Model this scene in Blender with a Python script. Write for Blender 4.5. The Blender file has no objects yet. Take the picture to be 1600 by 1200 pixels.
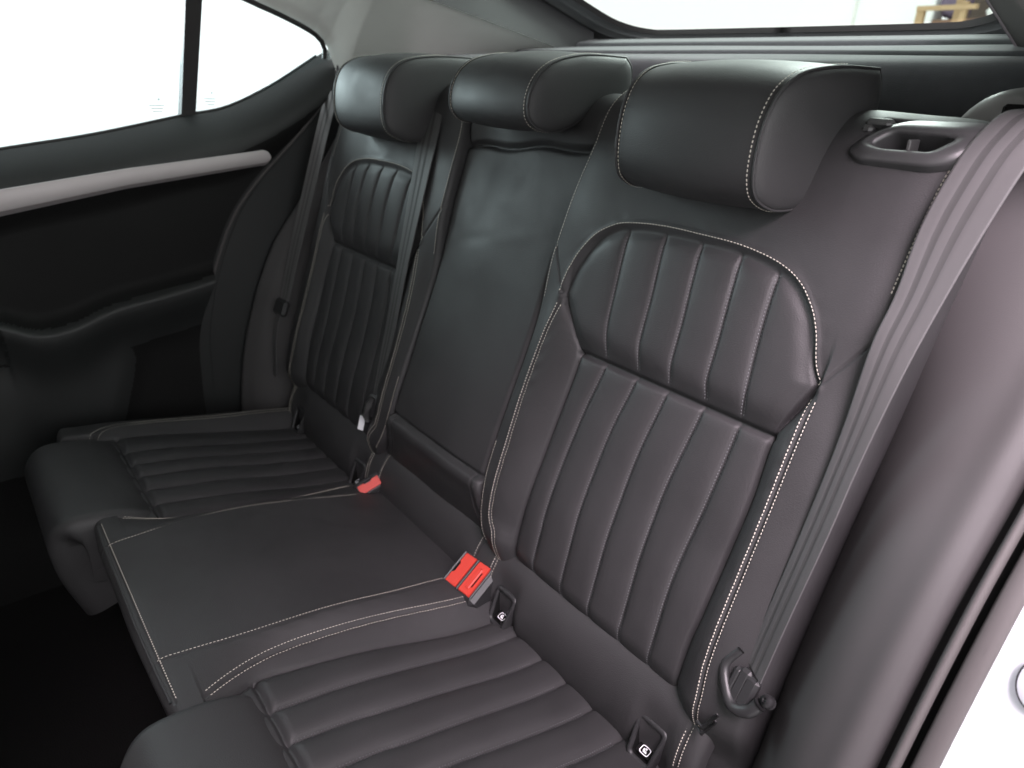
import bpy, math, random
import numpy as np
from mathutils import Vector, Matrix
random.seed(4); rng = np.random.default_rng(4)
SC = bpy.context.scene
COL = SC.collection

# ------------------------------------------------------------------ camera
# x: across the car (positive = the open door's side), y: towards the tailgate, z: up.  Metres.
cam_d = bpy.data.cameras.new('camera'); cam = bpy.data.objects.new('camera', cam_d); COL.objects.link(cam)
_R = np.array([[0.626, 0.779, 0.035], [0.341, -0.234, -0.910], [-0.701, 0.582, -0.412]])   # right, down, forward
def _basis(yaw, pitch, roll):
    cy, sy, cp, sp = math.cos(yaw), math.sin(yaw), math.cos(pitch), math.sin(pitch)
    f = np.array([-sy*cp, cy*cp, -sp]); r = np.array([cy, sy, 0]); d = np.cross(f, r)
    cr, sr = math.cos(roll), math.sin(roll)
    return cr*r+sr*d, -sr*r+cr*d, f
_r, _d, _f = _basis(0.87836035, 0.42503569, -0.03795434)
m3 = Matrix((_r, -_d, -_f)).transposed()
cam.matrix_world = Matrix.Translation((0.91097, -0.550557, 0.814109)) @ m3.to_4x4()
cam_d.sensor_width = 36.0; cam_d.lens = 36.0*1075.2557/1600.0
cam_d.clip_start = 0.02; cam_d.clip_end = 200
cam_d.dof.use_dof = True; cam_d.dof.focus_distance = 0.86; cam_d.dof.aperture_fstop = 5.2
SC.camera = cam

# ------------------------------------------------------------------ light
w = bpy.data.worlds.new('World'); SC.world = w; w.use_nodes = True
bg = w.node_tree.nodes['Background']; bg.inputs[0].default_value = (1.0, 0.99, 0.985, 1); bg.inputs[1].default_value = 0.74
def area(name, loc, target, size, power, col):
    l = bpy.data.lights.new(name, 'AREA'); l.shape = 'RECTANGLE'; l.size, l.size_y = size; l.energy = power; l.color = col
    o = bpy.data.objects.new(name, l); COL.objects.link(o); o.location = loc
    o.rotation_euler = (Vector(target)-Vector(loc)).to_track_quat('-Z', 'Y').to_euler(); return o
area('hall_light_by_open_door', (1.78, -0.55, 2.15), (0.74, 0.42, 0.62), (1.0, 1.0), 11.8, (1.0, 0.83, 0.93)).data.spread = math.radians(62)
area('fill_light_by_open_door', (2.6, -0.5, 1.3), (0.6, 0.0, 0.5), (1.6, 1.4), 8, (0.95, 0.98, 1.0))  # no real window: weak low fill added to brighten door-facing surfaces
area('fill_light_by_far_side', (-2.6, -0.2, 1.25), (0.0, 0.1, 0.7), (2.2, 1.0), 57, (0.90, 0.985, 1.0))  # soft fill added outside the far window to brighten the far side
area('fill_light_behind_car', (0.0, 2.7, 2.6), (0.0, 0.3, 0.8), (2.4, 1.4), 115, (0.95, 1.0, 0.97))  # fill added beyond the rear window to brighten headrest tops and trim
SC.view_settings.view_transform = 'Standard'; SC.view_settings.look = 'None'
SC.view_settings.gamma = 1; SC.view_settings.use_curve_mapping = False
SC.view_settings.exposure = 1.15
SC.cycles.max_bounces = 6; SC.cycles.use_denoising = True
SC.cycles.sample_clamp_indirect = 6; SC.cycles.use_adaptive_sampling = True; SC.cycles.adaptive_threshold = .02

# ------------------------------------------------------------------ materials
def mat(name, col, rough=.5, spec=.5, metal=0, grain=0, gscale=900, tone=0, tscale=6, sheen=0, coat=0, bumpd=.0006, kind='grain'):
    m = bpy.data.materials.new(name); m.use_nodes = True; nt = m.node_tree; b = nt.nodes['Principled BSDF']
    b.inputs['Base Color'].default_value = (*col, 1); b.inputs['Roughness'].default_value = rough
    b.inputs['Specular IOR Level'].default_value = spec; b.inputs['Metallic'].default_value = metal
    if sheen: b.inputs['Sheen Weight'].default_value = sheen; b.inputs['Sheen Roughness'].default_value = .5
    if coat: b.inputs['Coat Weight'].default_value = coat; b.inputs['Coat Roughness'].default_value = .08
    tc = nt.nodes.new('ShaderNodeTexCoord')
    if grain:
        if kind == 'grain':
            t = nt.nodes.new('ShaderNodeTexVoronoi'); t.feature = 'F1'; t.inputs['Scale'].default_value = gscale
            out = t.outputs['Distance']
        elif kind == 'weave':
            t = nt.nodes.new('ShaderNodeTexWave'); t.wave_type = 'BANDS'; t.bands_direction = 'DIAGONAL'; t.inputs['Scale'].default_value = gscale
            t.inputs['Distortion'].default_value = 1.0; out = t.outputs['Fac']
        else:
            t = nt.nodes.new('ShaderNodeTexNoise'); t.inputs['Scale'].default_value = gscale; t.inputs['Detail'].default_value = 3; out = t.outputs['Fac']
        nt.links.new(tc.outputs['Object'], t.inputs['Vector'])
        bp = nt.nodes.new('ShaderNodeBump'); bp.inputs['Strength'].default_value = grain; bp.inputs['Distance'].default_value = bumpd
        nt.links.new(out, bp.inputs['Height']); nt.links.new(bp.outputs[0], b.inputs['Normal'])
    if tone:
        n = nt.nodes.new('ShaderNodeTexNoise'); n.inputs['Scale'].default_value = tscale; n.inputs['Detail'].default_value = 5
        nt.links.new(tc.outputs['Object'], n.inputs['Vector'])
        mr = nt.nodes.new('ShaderNodeMapRange'); mr.inputs[1].default_value = .3; mr.inputs[2].default_value = .7
        mr.inputs[3].default_value = rough-tone; mr.inputs[4].default_value = rough+tone
        nt.links.new(n.outputs['Fac'], mr.inputs[0]); nt.links.new(mr.outputs[0], b.inputs['Roughness'])
        mx = nt.nodes.new('ShaderNodeMix'); mx.data_type = 'RGBA'
        mx.inputs[6].default_value = (*[c*.86 for c in col], 1); mx.inputs[7].default_value = (*[min(1, c*1.14) for c in col], 1)
        nt.links.new(n.outputs['Fac'], mx.inputs[0]); nt.links.new(mx.outputs[2], b.inputs['Base Color'])
    return m
M = {}
M['leather'] = mat('black_leather', (.027, .0262, .0272), .60, .45, grain=.26, gscale=650, tone=.08, tscale=11)
M['thread'] = mat('pale_thread', (.52, .48, .42), .7, .3)
M['thread_dark'] = mat('grey_thread', (.075, .077, .080), .5, .5)
M['web'] = mat('belt_webbing', (.072, .070, .071), .6, .4, grain=.35, gscale=380, kind='weave', bumpd=.0004)
M['web_stripe'] = mat('belt_webbing_ribs', (.050, .049, .049), .7, .3, grain=.5, gscale=380, kind='weave', bumpd=.0005)
M['plastic'] = mat('black_plastic', (.022, .022, .023), .42, .5, grain=.15, gscale=1500, kind='noise')
M['plastic_grey'] = mat('grey_plastic', (.05, .05, .05), .4, .5, grain=.12, gscale=1400, kind='noise')
M['recess_shade'] = mat('recess_shade_black', (.006, .006, .006), .8, .1, grain=.1)  # near-black: shade inside openings and gaps put into the colour
M['bezelgrey'] = mat('satin_bezel_plastic', (.045, .045, .046), .36, .55, grain=.08, gscale=1400, kind='noise')
M['softvinyl'] = mat('soft_side_vinyl', (.058, .0545, .0555), .66, .35, grain=.12, gscale=900, tone=.04, tscale=7)
M['doorsoft'] = mat('door_soft_trim', (.016, .017, .017), .5, .45, grain=.12, gscale=900, tone=.04)
M['doorcloth'] = mat('door_insert', (.007, .0068, .0068), .7, .2, grain=.2, gscale=700, tone=.04)
M['alu'] = mat('brushed_aluminium', (.44, .40, .405), .5, .5, .35, grain=.05, gscale=500, kind='noise')
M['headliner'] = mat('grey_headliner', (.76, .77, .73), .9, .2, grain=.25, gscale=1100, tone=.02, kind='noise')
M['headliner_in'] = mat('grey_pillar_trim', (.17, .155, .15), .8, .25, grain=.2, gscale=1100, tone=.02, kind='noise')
M['shelf'] = mat('parcel_shelf_felt', (.055, .058, .061), .95, .15, grain=.5, gscale=900, tone=.02, tscale=60, sheen=.2, kind='noise', bumpd=.0008)
M['hatch'] = mat('tailgate_trim', (.15, .155, .16), .55, .4, grain=.2, gscale=1200, tone=.03, kind='noise')
M['rubber'] = mat('rubber_seal', (.03, .028, .028), .55, .4, grain=.2, gscale=900, kind='noise')
M['sealcloth'] = mat('seal_cover', (.075, .068, .068), .7, .35, grain=.25, gscale=800, kind='noise')
M['paint'] = mat('white_car_paint', (.60, .615, .65), .25, .5, coat=.8, grain=.02, gscale=900, kind='noise')
M['red'] = mat('red_button', (.52, .042, .028), .45, .5, grain=.05, gscale=1500, kind='noise')
M['white'] = mat('white_print', (.75, .75, .78), .6, .3, grain=.05)
M['metal'] = mat('bright_steel', (.5, .5, .52), .25, .5, .9, grain=.03)
M['carpet'] = mat('black_carpet', (.010, .0095, .0095), .97, .1, grain=1, gscale=500, kind='noise', bumpd=.002, tone=.01, tscale=80)
M['concrete'] = mat('hall_floor', (.92, .92, .91), .7, .3, grain=.3, gscale=30, kind='noise', tone=.08, tscale=2, bumpd=.003)
M['wallwhite'] = mat('white_hall_wall', (.82, .84, .82), .8, .3, grain=.1, gscale=60, kind='noise')
M['wood'] = mat('raw_timber', (.42, .30, .17), .75, .3, grain=.4, gscale=40, kind='noise', tone=.05, tscale=14)
M['darkcrate'] = mat('dark_crate', (.11, .085, .07), .7, .3, grain=.2, gscale=90, kind='noise', tone=.05)
M['purple'] = mat('purple_tarpaulin', (.13, .10, .15), .5, .4, grain=.4, gscale=30, kind='noise', tone=.05)
M['body'] = mat('silver_bodywork', (.5, .5, .53), .3, .5, .3, grain=.02)
def glass(name, tint, gloss=.04):
    m = bpy.data.materials.new(name); m.use_nodes = True; nt = m.node_tree; nt.nodes.clear()
    o = nt.nodes.new('ShaderNodeOutputMaterial'); t = nt.nodes.new('ShaderNodeBsdfTransparent'); g = nt.nodes.new('ShaderNodeBsdfGlossy')
    t.inputs[0].default_value = (*tint, 1); g.inputs['Roughness'].default_value = .02
    mx = nt.nodes.new('ShaderNodeMixShader'); mx.inputs[0].default_value = gloss
    nt.links.new(t.outputs[0], mx.inputs[1]); nt.links.new(g.outputs[0], mx.inputs[2]); nt.links.new(mx.outputs[0], o.inputs[0]); return m
M['glass'] = glass('tinted_glass', (.90, .96, .965)); M['rearglass'] = glass('rear_glass', (.90, .95, .93))

# ------------------------------------------------------------------ helpers
def put(o, parent=None, label=None, cat=None, group=None, kind=None):
    if o.name not in COL.objects: COL.objects.link(o)
    if parent is not None: o.parent = parent
    if label: o['label'] = label
    if cat: o['category'] = cat
    if group: o['group'] = group
    if kind: o['kind'] = kind
    return o
def thing(name, label, cat, loc=(0, 0, 0), group=None):
    o = bpy.data.objects.new(name, None); o.empty_display_size = .05; put(o, None, label, cat, group)
    o.location = loc; return o
def adopt(o, parent):
    """parent while keeping world-space vertex coordinates"""
    o.parent = parent
    if parent is not None: o.matrix_parent_inverse = Matrix.Translation(-world_loc(parent))
def world_loc(o):
    v = Vector(o.location)
    return v
def mesh(name, V, F, m, parent=None, smooth=True, normals=None, mats=None, midx=None, **kw):
    V = np.asarray(V, dtype=np.float64).reshape(-1, 3)
    me = bpy.data.meshes.new(name)
    if isinstance(F, np.ndarray) and F.ndim == 2:
        n, k = F.shape
        me.vertices.add(len(V)); me.vertices.foreach_set('co', V.astype(np.float32).ravel())
        me.loops.add(n*k); me.loops.foreach_set('vertex_index', F.astype(np.int32).ravel())
        me.polygons.add(n); me.polygons.foreach_set('loop_start', np.arange(0, n*k, k, dtype=np.int32))
        me.update(calc_edges=True)
    else:
        me.from_pydata([tuple(v) for v in V], [], [tuple(f) for f in F])
    me.validate(verbose=False)
    for mm in (mats or [m]): me.materials.append(M[mm] if isinstance(mm, str) else mm)
    if midx is not None and len(midx) == len(me.polygons): me.polygons.foreach_set('material_index', np.asarray(midx, dtype=np.int32))
    me.polygons.foreach_set('use_smooth', np.full(len(me.polygons), smooth))
    if normals is not None: me.normals_split_custom_set_from_vertices([tuple(v) for v in normals])
    o = bpy.data.objects.new(name, me); put(o, None, **kw)
    if parent is not None: adopt(o, parent)
    return o
def gridfaces(nu, nv, flip=False, wrap_u=False, wrap_v=False):
    iu = np.arange(nu if wrap_u else nu-1); iv = np.arange(nv if wrap_v else nv-1)
    a, b = np.meshgrid(iu, iv, indexing='ij'); a2 = (a+1) % nu; b2 = (b+1) % nv
    F = np.stack([a*nv+b, a2*nv+b, a2*nv+b2, a*nv+b2], -1).reshape(-1, 4)
    return F[:, ::-1] if flip else F
def grid_normals(P):
    du = np.gradient(P, axis=0); dv = np.gradient(P, axis=1); n = np.cross(du, dv)
    return n/(np.linalg.norm(n, axis=-1, keepdims=True)+1e-12)
def grid(name, P, m, parent=None, flip=False, **kw):
    return mesh(name, P.reshape(-1, 3), gridfaces(P.shape[0], P.shape[1], flip), m, parent, **kw)
def grid_split(P, labels, spec, parent, flip=False):
    """cut one sewn surface into its panels, keeping the normals of the whole"""
    N = grid_normals(P).reshape(-1, 3)*(-1 if flip else 1); V = P.reshape(-1, 3)
    F = gridfaces(P.shape[0], P.shape[1], flip); L = labels.reshape(-1); out = {}
    for k, (nm, m) in spec.items():
        f = F[L == k]
        if len(f) == 0: continue
        idx, inv = np.unique(f, return_inverse=True)
        out[k] = mesh(nm, V[idx], inv.reshape(-1, 4), m, parent, normals=N[idx])
    return out
def poly_dist(X, Y, pts):
    pts = np.asarray(pts, float); d = np.full(X.shape, 1e9)
    for (ax, ay), (bx, by) in zip(pts[:-1], pts[1:]):
        vx, vy = bx-ax, by-ay; L = vx*vx+vy*vy+1e-15
        t = np.clip(((X-ax)*vx+(Y-ay)*vy)/L, 0, 1)
        d = np.minimum(d, np.hypot(X-ax-t*vx, Y-ay-t*vy))
    return d
def inside(X, Y, pts):
    pts = np.asarray(pts, float); c = np.zeros(X.shape, bool)
    for (ax, ay), (bx, by) in zip(pts, np.roll(pts, -1, 0)):
        if ay == by: continue
        c ^= ((ay > Y) != (by > Y)) & (X < (bx-ax)*(Y-ay)/(by-ay)+ax)
    return c
def spline(pts, n=200):
    """Catmull-Rom through the points, evenly spaced by length"""
    p = np.asarray(pts, float); k = len(p)
    q = np.vstack([2*p[0]-p[1], p, 2*p[-1]-p[-2]]); out = []
    for i in range(k-1):
        a, b, c, d = q[i:i+4]; t = np.linspace(0, 1, 24, endpoint=False)[:, None]
        out.append(.5*((2*b)+(c-a)*t+(2*a-5*b+4*c-d)*t**2+(3*b-a-3*c+d)*t**3))
    out = np.vstack(out+[p[-1:]]); s = np.r_[0, np.cumsum(np.linalg.norm(np.diff(out, axis=0), axis=1))]
    u = np.linspace(0, s[-1], n)
    return np.stack([np.interp(u, s, out[:, j]) for j in range(p.shape[1])], 1)
def sm(x, a, b):
    t = np.clip((x-a)/(b-a), 0, 1); return t*t*(3-2*t)
def gv(d, w, depth): return -depth*np.exp(-(d/w)**2)
def tube(name, pts, r, m, parent=None, seg=8, closed=False, **kw):
    p = np.asarray(pts, float); n = len(p); r = np.broadcast_to(r, (n,))
    t = np.gradient(p, axis=0) if not closed else np.roll(p, -1, 0)-np.roll(p, 1, 0)
    t /= np.linalg.norm(t, axis=1, keepdims=True)+1e-12
    up = np.array([0, 0, 1.]); a = np.cross(t, up)
    bad = np.linalg.norm(a, axis=1) < .05; a[bad] = np.cross(t[bad], [1., 0, 0]); a /= np.linalg.norm(a, axis=1, keepdims=True)
    for i in range(1, n):
        if a[i]@a[i-1] < 0: a[i] = -a[i]
    b = np.cross(t, a); th = np.linspace(0, 2*math.pi, seg, endpoint=False)
    P = p[:, None]+r[:, None, None]*(a[:, None]*np.cos(th)[None, :, None]+b[:, None]*np.sin(th)[None, :, None])
    F = [tuple(f) for f in gridfaces(n, seg, False, closed, True)]
    if not closed: F += [tuple(range(seg))[::-1], tuple((n-1)*seg+i for i in range(seg))]
    return mesh(name, P.reshape(-1, 3), F, m, parent, **kw)
def box(c, s, bev=.0, rot=None):
    """bevelled box as vertices/faces (24 corner vertices)"""
    c = np.asarray(c, float); h = np.asarray(s, float)/2; b = min(bev, h.min()*.98)
    V = []; key = {}
    for sx in (-1, 1):
        for sy in (-1, 1):
            for sz in (-1, 1):
                for ax in range(3):
                    v = np.array([sx, sy, sz])*(h-b); v[ax] += (sx, sy, sz)[ax]*b
                    key[(sx, sy, sz, ax)] = len(V); V.append(v)
    F = []
    for ax in range(3):
        o = [i for i in range(3) if i != ax]
        for s_ in (-1, 1):
            q = []
            for a_, b_ in ((-1, -1), (1, -1), (1, 1), (-1, 1)):
                k = [0, 0, 0]; k[ax] = s_; k[o[0]] = a_; k[o[1]] = b_; q.append(key[(*k, ax)])
            F.append(q if (s_ > 0) == (ax != 1) else q[::-1])
    if b > 0:
        for ax in range(3):
            o = [i for i in range(3) if i != ax]
            for a_ in (-1, 1):
                for b_ in (-1, 1):
                    k0 = [0, 0, 0]; k1 = [0, 0, 0]; k0[ax] = -1; k1[ax] = 1
                    for k in (k0, k1): k[o[0]] = a_; k[o[1]] = b_
                    F.append([key[(*k0, o[0])], key[(*k1, o[0])], key[(*k1, o[1])], key[(*k0, o[1])]])
        for sx in (-1, 1):
            for sy in (-1, 1):
                for sz in (-1, 1): F.append([key[(sx, sy, sz, a)] for a in range(3)])
    V = np.array(V)
    if rot is not None: V = V@np.array(rot).T
    return V+c, F
def boxes(name, lst, m, parent=None, **kw):
    V = []; F = []; n = 0
    for a in lst:
        v, f = box(*a); V.append(v); F += [[i+n for i in q] for q in f]; n += len(v)
    o = mesh(name, np.vstack(V), F, m, parent, smooth=False, **kw); fix_normals(o); return o
def fix_normals(o):
    import bmesh
    bm = bmesh.new(); bm.from_mesh(o.data); bmesh.ops.recalc_face_normals(bm, faces=bm.faces); bm.to_mesh(o.data); bm.free()
def frame_rot(nrm, along):
    n = np.asarray(nrm, float); n /= np.linalg.norm(n); a = np.asarray(along, float); a -= n*(a@n); a /= np.linalg.norm(a)
    return np.stack([a, np.cross(n, a), n], 1)
def stitch(name, rows, m, parent, pitch=.0046, length=.0033, r=.00062, lift=.0004):
    """rows: list of (points, normals) - a run of thread loops along a seam, one tapered lozenge per loop"""
    V = []; F = []; n = 0
    base = np.array([[-.5, 0, 0], [-.28, 1, 0], [-.28, 0, 1], [-.28, -1, 0], [.28, 1, 0], [.28, 0, 1], [.28, -1, 0], [.5, 0, 0]])
    fc = [(0, 1, 2), (0, 2, 3), (1, 4, 5, 2), (2, 5, 6, 3), (7, 5, 4), (7, 6, 5)]
    for P, N in rows:
        P = np.asarray(P, float); N = np.asarray(N, float)
        s = np.r_[0, np.cumsum(np.linalg.norm(np.diff(P, axis=0), axis=1))]; cnt = int(s[-1]/pitch)
        if cnt < 1: continue
        u = (np.arange(cnt)+.5)*s[-1]/cnt+rng.normal(0, pitch*.03, cnt)
        C_ = np.stack([np.interp(u, s, P[:, j]) for j in range(3)], 1); Nn = np.stack([np.interp(u, s, N[:, j]) for j in range(3)], 1)
        T = np.stack([np.interp(u+.001, s, P[:, j])-np.interp(u-.001, s, P[:, j]) for j in range(3)], 1)
        for c, nn, t in zip(C_, Nn, T):
            nn = nn/(np.linalg.norm(nn)+1e-9); t = t/(np.linalg.norm(t)+1e-9); b = np.cross(nn, t); b /= np.linalg.norm(b)+1e-9
            t = t+b*rng.normal(0, .05)
            V.append(c+nn*lift+base[:, :1]*t*length+base[:, 1:2]*b*r+base[:, 2:]*nn*r*.9); F += [tuple(i+n for i in f) for f in fc]; n += 8
    if not V: return None
    o = mesh(name, np.vstack(V), F, m, parent, smooth=True, kind='stuff'); fix_normals(o); return o

# ------------------------------------------------------------------ the seat's sewn surfaces
_prof = spline([(-.02, -.16), (-.002, -.02), (.010, .05), (.045, .2), (.083, .31), (.130, .45), (.166, .58), (.212, .70), (.232, .743), (.247, .762), (.264, .772), (.29, .774), (.345, .766), (.36, .72)], 900)
_i0 = int(np.argmin(abs(_prof[:, 1]-.70)))
_arc = np.r_[0, np.cumsum(np.linalg.norm(np.diff(_prof, axis=0), axis=1))]
_T = np.where(np.arange(900) <= _i0, _prof[:, 1], .70+_arc-_arc[_i0])
_tan = np.gradient(_prof, axis=0); _tan /= np.linalg.norm(_tan, axis=1, keepdims=True)
_nrm = np.stack([-_tan[:, 1], _tan[:, 0]], 1)
TMAX = _T[-1]
def back_base(t):
    y = np.interp(t, _T, _prof[:, 0]); z = np.interp(t, _T, _prof[:, 1])
    ny = np.interp(t, _T, _nrm[:, 0]); nz = np.interp(t, _T, _nrm[:, 1]); return y, z, ny, nz
def lin(t, pts):
    a = np.array(sorted(pts)); return np.interp(t, a[:, 0], a[:, 1])
def softlin(pts):
    a = np.array(sorted(pts)); d = spline(a, 120); return lambda t: np.interp(t, d[:, 0], d[:, 1])
xe_ = softlin([(-.2, .20), (.06, .196), (.104, .184), (.147, .159), (.20, .149), (.255, .147), (.39, .147), (.507, .148), (.587, .151), (.653, .154), (.717, .161), (.784, .175), (.9, .18), (1.1, .18)])
xl_ = softlin([(-.2, .21), (.10, .212), (.168, .187), (.258, .182), (.363, .181), (.447, .187), (.512, .199), (.56, .2), (1.1, .2)])
xr_ = softlin([(-.2, .606), (.106, .606), (.2, .600), (.4, .600), (.512, .601), (.6, .601), (1.1, .6)])
lowL_ = softlin([(-.2, .237), (.128, .238), (.206, .239), (.311, .244), (.442, .251), (.478, .232), (.512, .201), (.6, .2), (1.1, .2)])
lowR_ = softlin([(-.2, .56), (.142, .561), (.221, .565), (.296, .567), (.37, .569), (.443, .567), (.478, .583), (.512, .599), (.6, .6), (1.1, .6)])
ARCH = spline([(.196, .516), (.206, .557), (.229, .596), (.260, .617), (.292, .6245), (.342, .629), (.404, .629), (.457, .6275), (.505, .620), (.537, .607), (.560, .586), (.574, .564), (.585, .533), (.597, .514)], 160)
LOWTOP = np.array([(.251, .443), (.567, .443)])
UPOLY = np.vstack([ARCH, [(.567, .443), (.251, .443)]])
FL = [softlin(p) for p in (
    [(-.2, .278), (.16, .282), (.196, .281), (.28, .282), (.37, .290), (.444, .302), (.497, .293), (.554, .289), (.62, .283)],
    [(-.2, .341), (.131, .344), (.257, .340), (.36, .346), (.445, .360), (.491, .354), (.556, .352), (.63, .343)],
    [(-.2, .400), (.124, .402), (.256, .399), (.351, .401), (.445, .413), (.48, .411), (.545, .409), (.63, .400)],
    [(-.2, .461), (.133, .461), (.253, .457), (.338, .458), (.444, .470), (.476, .467), (.537, .466), (.63, .458)],
    [(-.2, .514), (.126, .514), (.249, .512), (.342, .518), (.443, .5225), (.483, .521), (.54, .516), (.62, .511)])]
XR_EDGE = .668
EDGE_R = softlin([(.55, .634), (.58, .636), (.65, .636), (.70, .637), (.744, .640), (.78, .652), (.83, .668), (1.1, .68)])
def h_seat(x, t):
    """height of the padding above the backrest's mid-surface, outer seat (x>0)"""
    xe, xl, xr, lL, lR = xe_(t), xl_(t), xr_(t), lowL_(t), lowR_(t)
    hb = .023-.009*sm(t, .42, .62)-.010*sm(t, .12, .02)          # bolster crest
    hs = .013                                                     # shoulder
    # cross section below the diamond
    f1 = np.clip((x-xe)/(xl-xe+1e-6), 0, 1); f2 = np.clip((x-xl)/(lL-xl+1e-4), 0, 1)
    f3 = np.clip((x-lR)/(xr-lR+1e-4), 0, 1); f4 = np.clip((x-xr)/(XR_EDGE-xr), 0, 1)
    low = np.where(x < xl, (he := .006+.013*sm(t, .55, .22))+(hb-he)*sm(f1, 0, 1),
          np.where(x < lL, hb*(1-f2**1.8),
          np.where(x < lR, 0, np.where(x < xr, hb*np.sin(f3*math.pi/2), hb-(hb-.006)*f4**1.6))))
    up = hs+.003*np.cos((x-.4)/.22*math.pi/2)-.010*np.clip((x-.60)/.07, 0, 1)**2+.004*np.exp(-((x-.2)/.05)**2)
    k = sm(t, .455, .575)
    h = low*(1-k)+up*k
    U = inside(x, t, UPOLY) & (t > .443); Lw = (t <= .443) & (x > lL) & (x < lR)
    # flutes
    edges = [np.where(t > .443, np.interp(t, [.443, .512, .56, .596, .63], [.251, .199, .208, .23, .25]), lL)]+[f(t) for f in FL]+[np.where(t > .443, np.interp(t, [.443, .512, .56, .59, .63], [.567, .599, .576, .56, .53]), lR)]
    fl = np.zeros_like(x); dm = np.full(x.shape, 1e9)
    for a, b in zip(edges[:-1], edges[1:]):
        s = (x >= a) & (x < b); g = np.clip((x-a)/(b-a+1e-6), 0, 1)
        fl = np.where(s, 1-np.abs(2*g-1)**3.0, fl)
    for f in FL: dm = np.minimum(dm, np.abs(x-f(t)))
    seam = gv(dm, .0026, .0026)
    dA = poly_dist(x, t, ARCH); dLT = poly_dist(x, t, LOWTOP)
    dU = np.minimum(dA, poly_dist(x, t, np.array([(.196, .516), (.251, .443)])))
    dU = np.minimum(dU, poly_dist(x, t, np.array([(.597, .514), (.567, .443)])))
    inU = hs-.003+.0026*(1-np.exp(-(dU/.014)**2))+.0042*fl*(1-np.exp(-(dU/.012)**2))+seam*np.clip(dU/.01, 0, 1)
    inU = inU*(1-np.exp(-((t-.438)/.026)**2))                     # turns under towards the cross seam
    kU = np.where(U, sm(np.minimum(dU, np.where(t > .47, 1, np.maximum(t-.443, 0)+.002)), 0, .0045), 0); h = h*(1-kU)+inU*kU
    fade = sm(t, .085, .17)
    inL = .0006+(.0050*fl+seam)*(.12+.88*fade)*(1-.75*np.exp(-((.447-t)/.012)**2))
    h = np.where(Lw, inL, h)
    h = h-.034*sm(t, .135, .055)
    # seams
    h += gv(dA, .0022, .0026)
    h += .0016*np.exp(-((dA-.005)/.003)**2)*np.where(U, 0, 1)
    h += gv(dLT, .0035, .007)
    h += np.where(t < .443, gv(np.abs(x-lL), .0030, .004)+gv(np.abs(x-lR), .0030, .004), 0)
    m = sm(t, .518, .508)
    h += m*(gv(np.abs(x-xl), .0020, .0030)+gv(np.abs(x-xr), .0020, .0030))
    h += gv(poly_dist(x, t, [(.251, .443), (.196, .516), (.150, .590)]), .0017, .0022)
    h += gv(poly_dist(x, t, [(.567, .443), (.599, .514), (.642, .583)]), .0017, .0022)
    h += np.where(t > .575, gv(np.abs(x-EDGE_R(t)), .0022, .0024), 0)
    pk = .00038*np.sin(t*185+4*np.sin(x*47)+2*np.sin(t*31)); h += pk*(np.exp(-((x-xl-.007)/.008)**2)+np.exp(-((x-xr+.007)/.008)**2))*m+.7*pk*np.exp(-((dA-.011)/.007)**2)
    # shallow creases of worn leather
    h += .0007*np.sin(31*x+17*t+3*np.sin(9*t))*np.sin(23*t-11*x)*np.where(Lw | U, .5, 1)
    h = h+.012*sm(t, .715, .775)*(1-sm(x, .22, .36))
    # rolled edges
    r = .007; dl = np.clip(x-xe, 0, r); h -= (r-np.sqrt(np.maximum(r*r-(r-dl)**2, 0)))*1.3
    r2 = .016; dr = np.clip(XR_EDGE-x, 0, r2); h -= (r2-np.sqrt(np.maximum(r2*r2-(r2-dr)**2, 0)))*1.5
    return h
def back_pt(x, t, h, s=1):
    y, z, ny, nz = back_base(t)
    return np.stack([np.broadcast_to(x*s, np.shape(t)), y+ny*h, z+nz*h], -1)
def seat_rows(curve, s, off=0, hf=None, jit=0):
    """curve of (x,t) on the outer seat -> points and normals for thread"""
    c = np.asarray(curve, float)
    if off:
        tg = np.gradient(c, axis=0); tg /= np.linalg.norm(tg, axis=1, keepdims=True); c = c+off*np.stack([tg[:, 1], -tg[:, 0]], 1)
    hf = hf or h_seat
    h = hf(c[:, 0], c[:, 1]); P = back_pt(c[:, 0], c[:, 1], h, s)
    e = 1.5e-3
    du = back_pt(c[:, 0]+e, c[:, 1], hf(c[:, 0]+e, c[:, 1]), s)-back_pt(c[:, 0]-e, c[:, 1], hf(c[:, 0]-e, c[:, 1]), s)
    dv = back_pt(c[:, 0], c[:, 1]+e, hf(c[:, 0], c[:, 1]+e), s)-back_pt(c[:, 0], c[:, 1]-e, hf(c[:, 0], c[:, 1]-e), s)
    N = np.cross(du, dv)*s; N /= np.linalg.norm(N, axis=1, keepdims=True)+1e-12
    N *= np.where(N[:, 1:2] > .3, -1, 1)
    return P, N
def along(f, t0, t1, n=150):
    t = np.linspace(t0, t1, n); return np.stack([f(t), t], 1)

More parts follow.
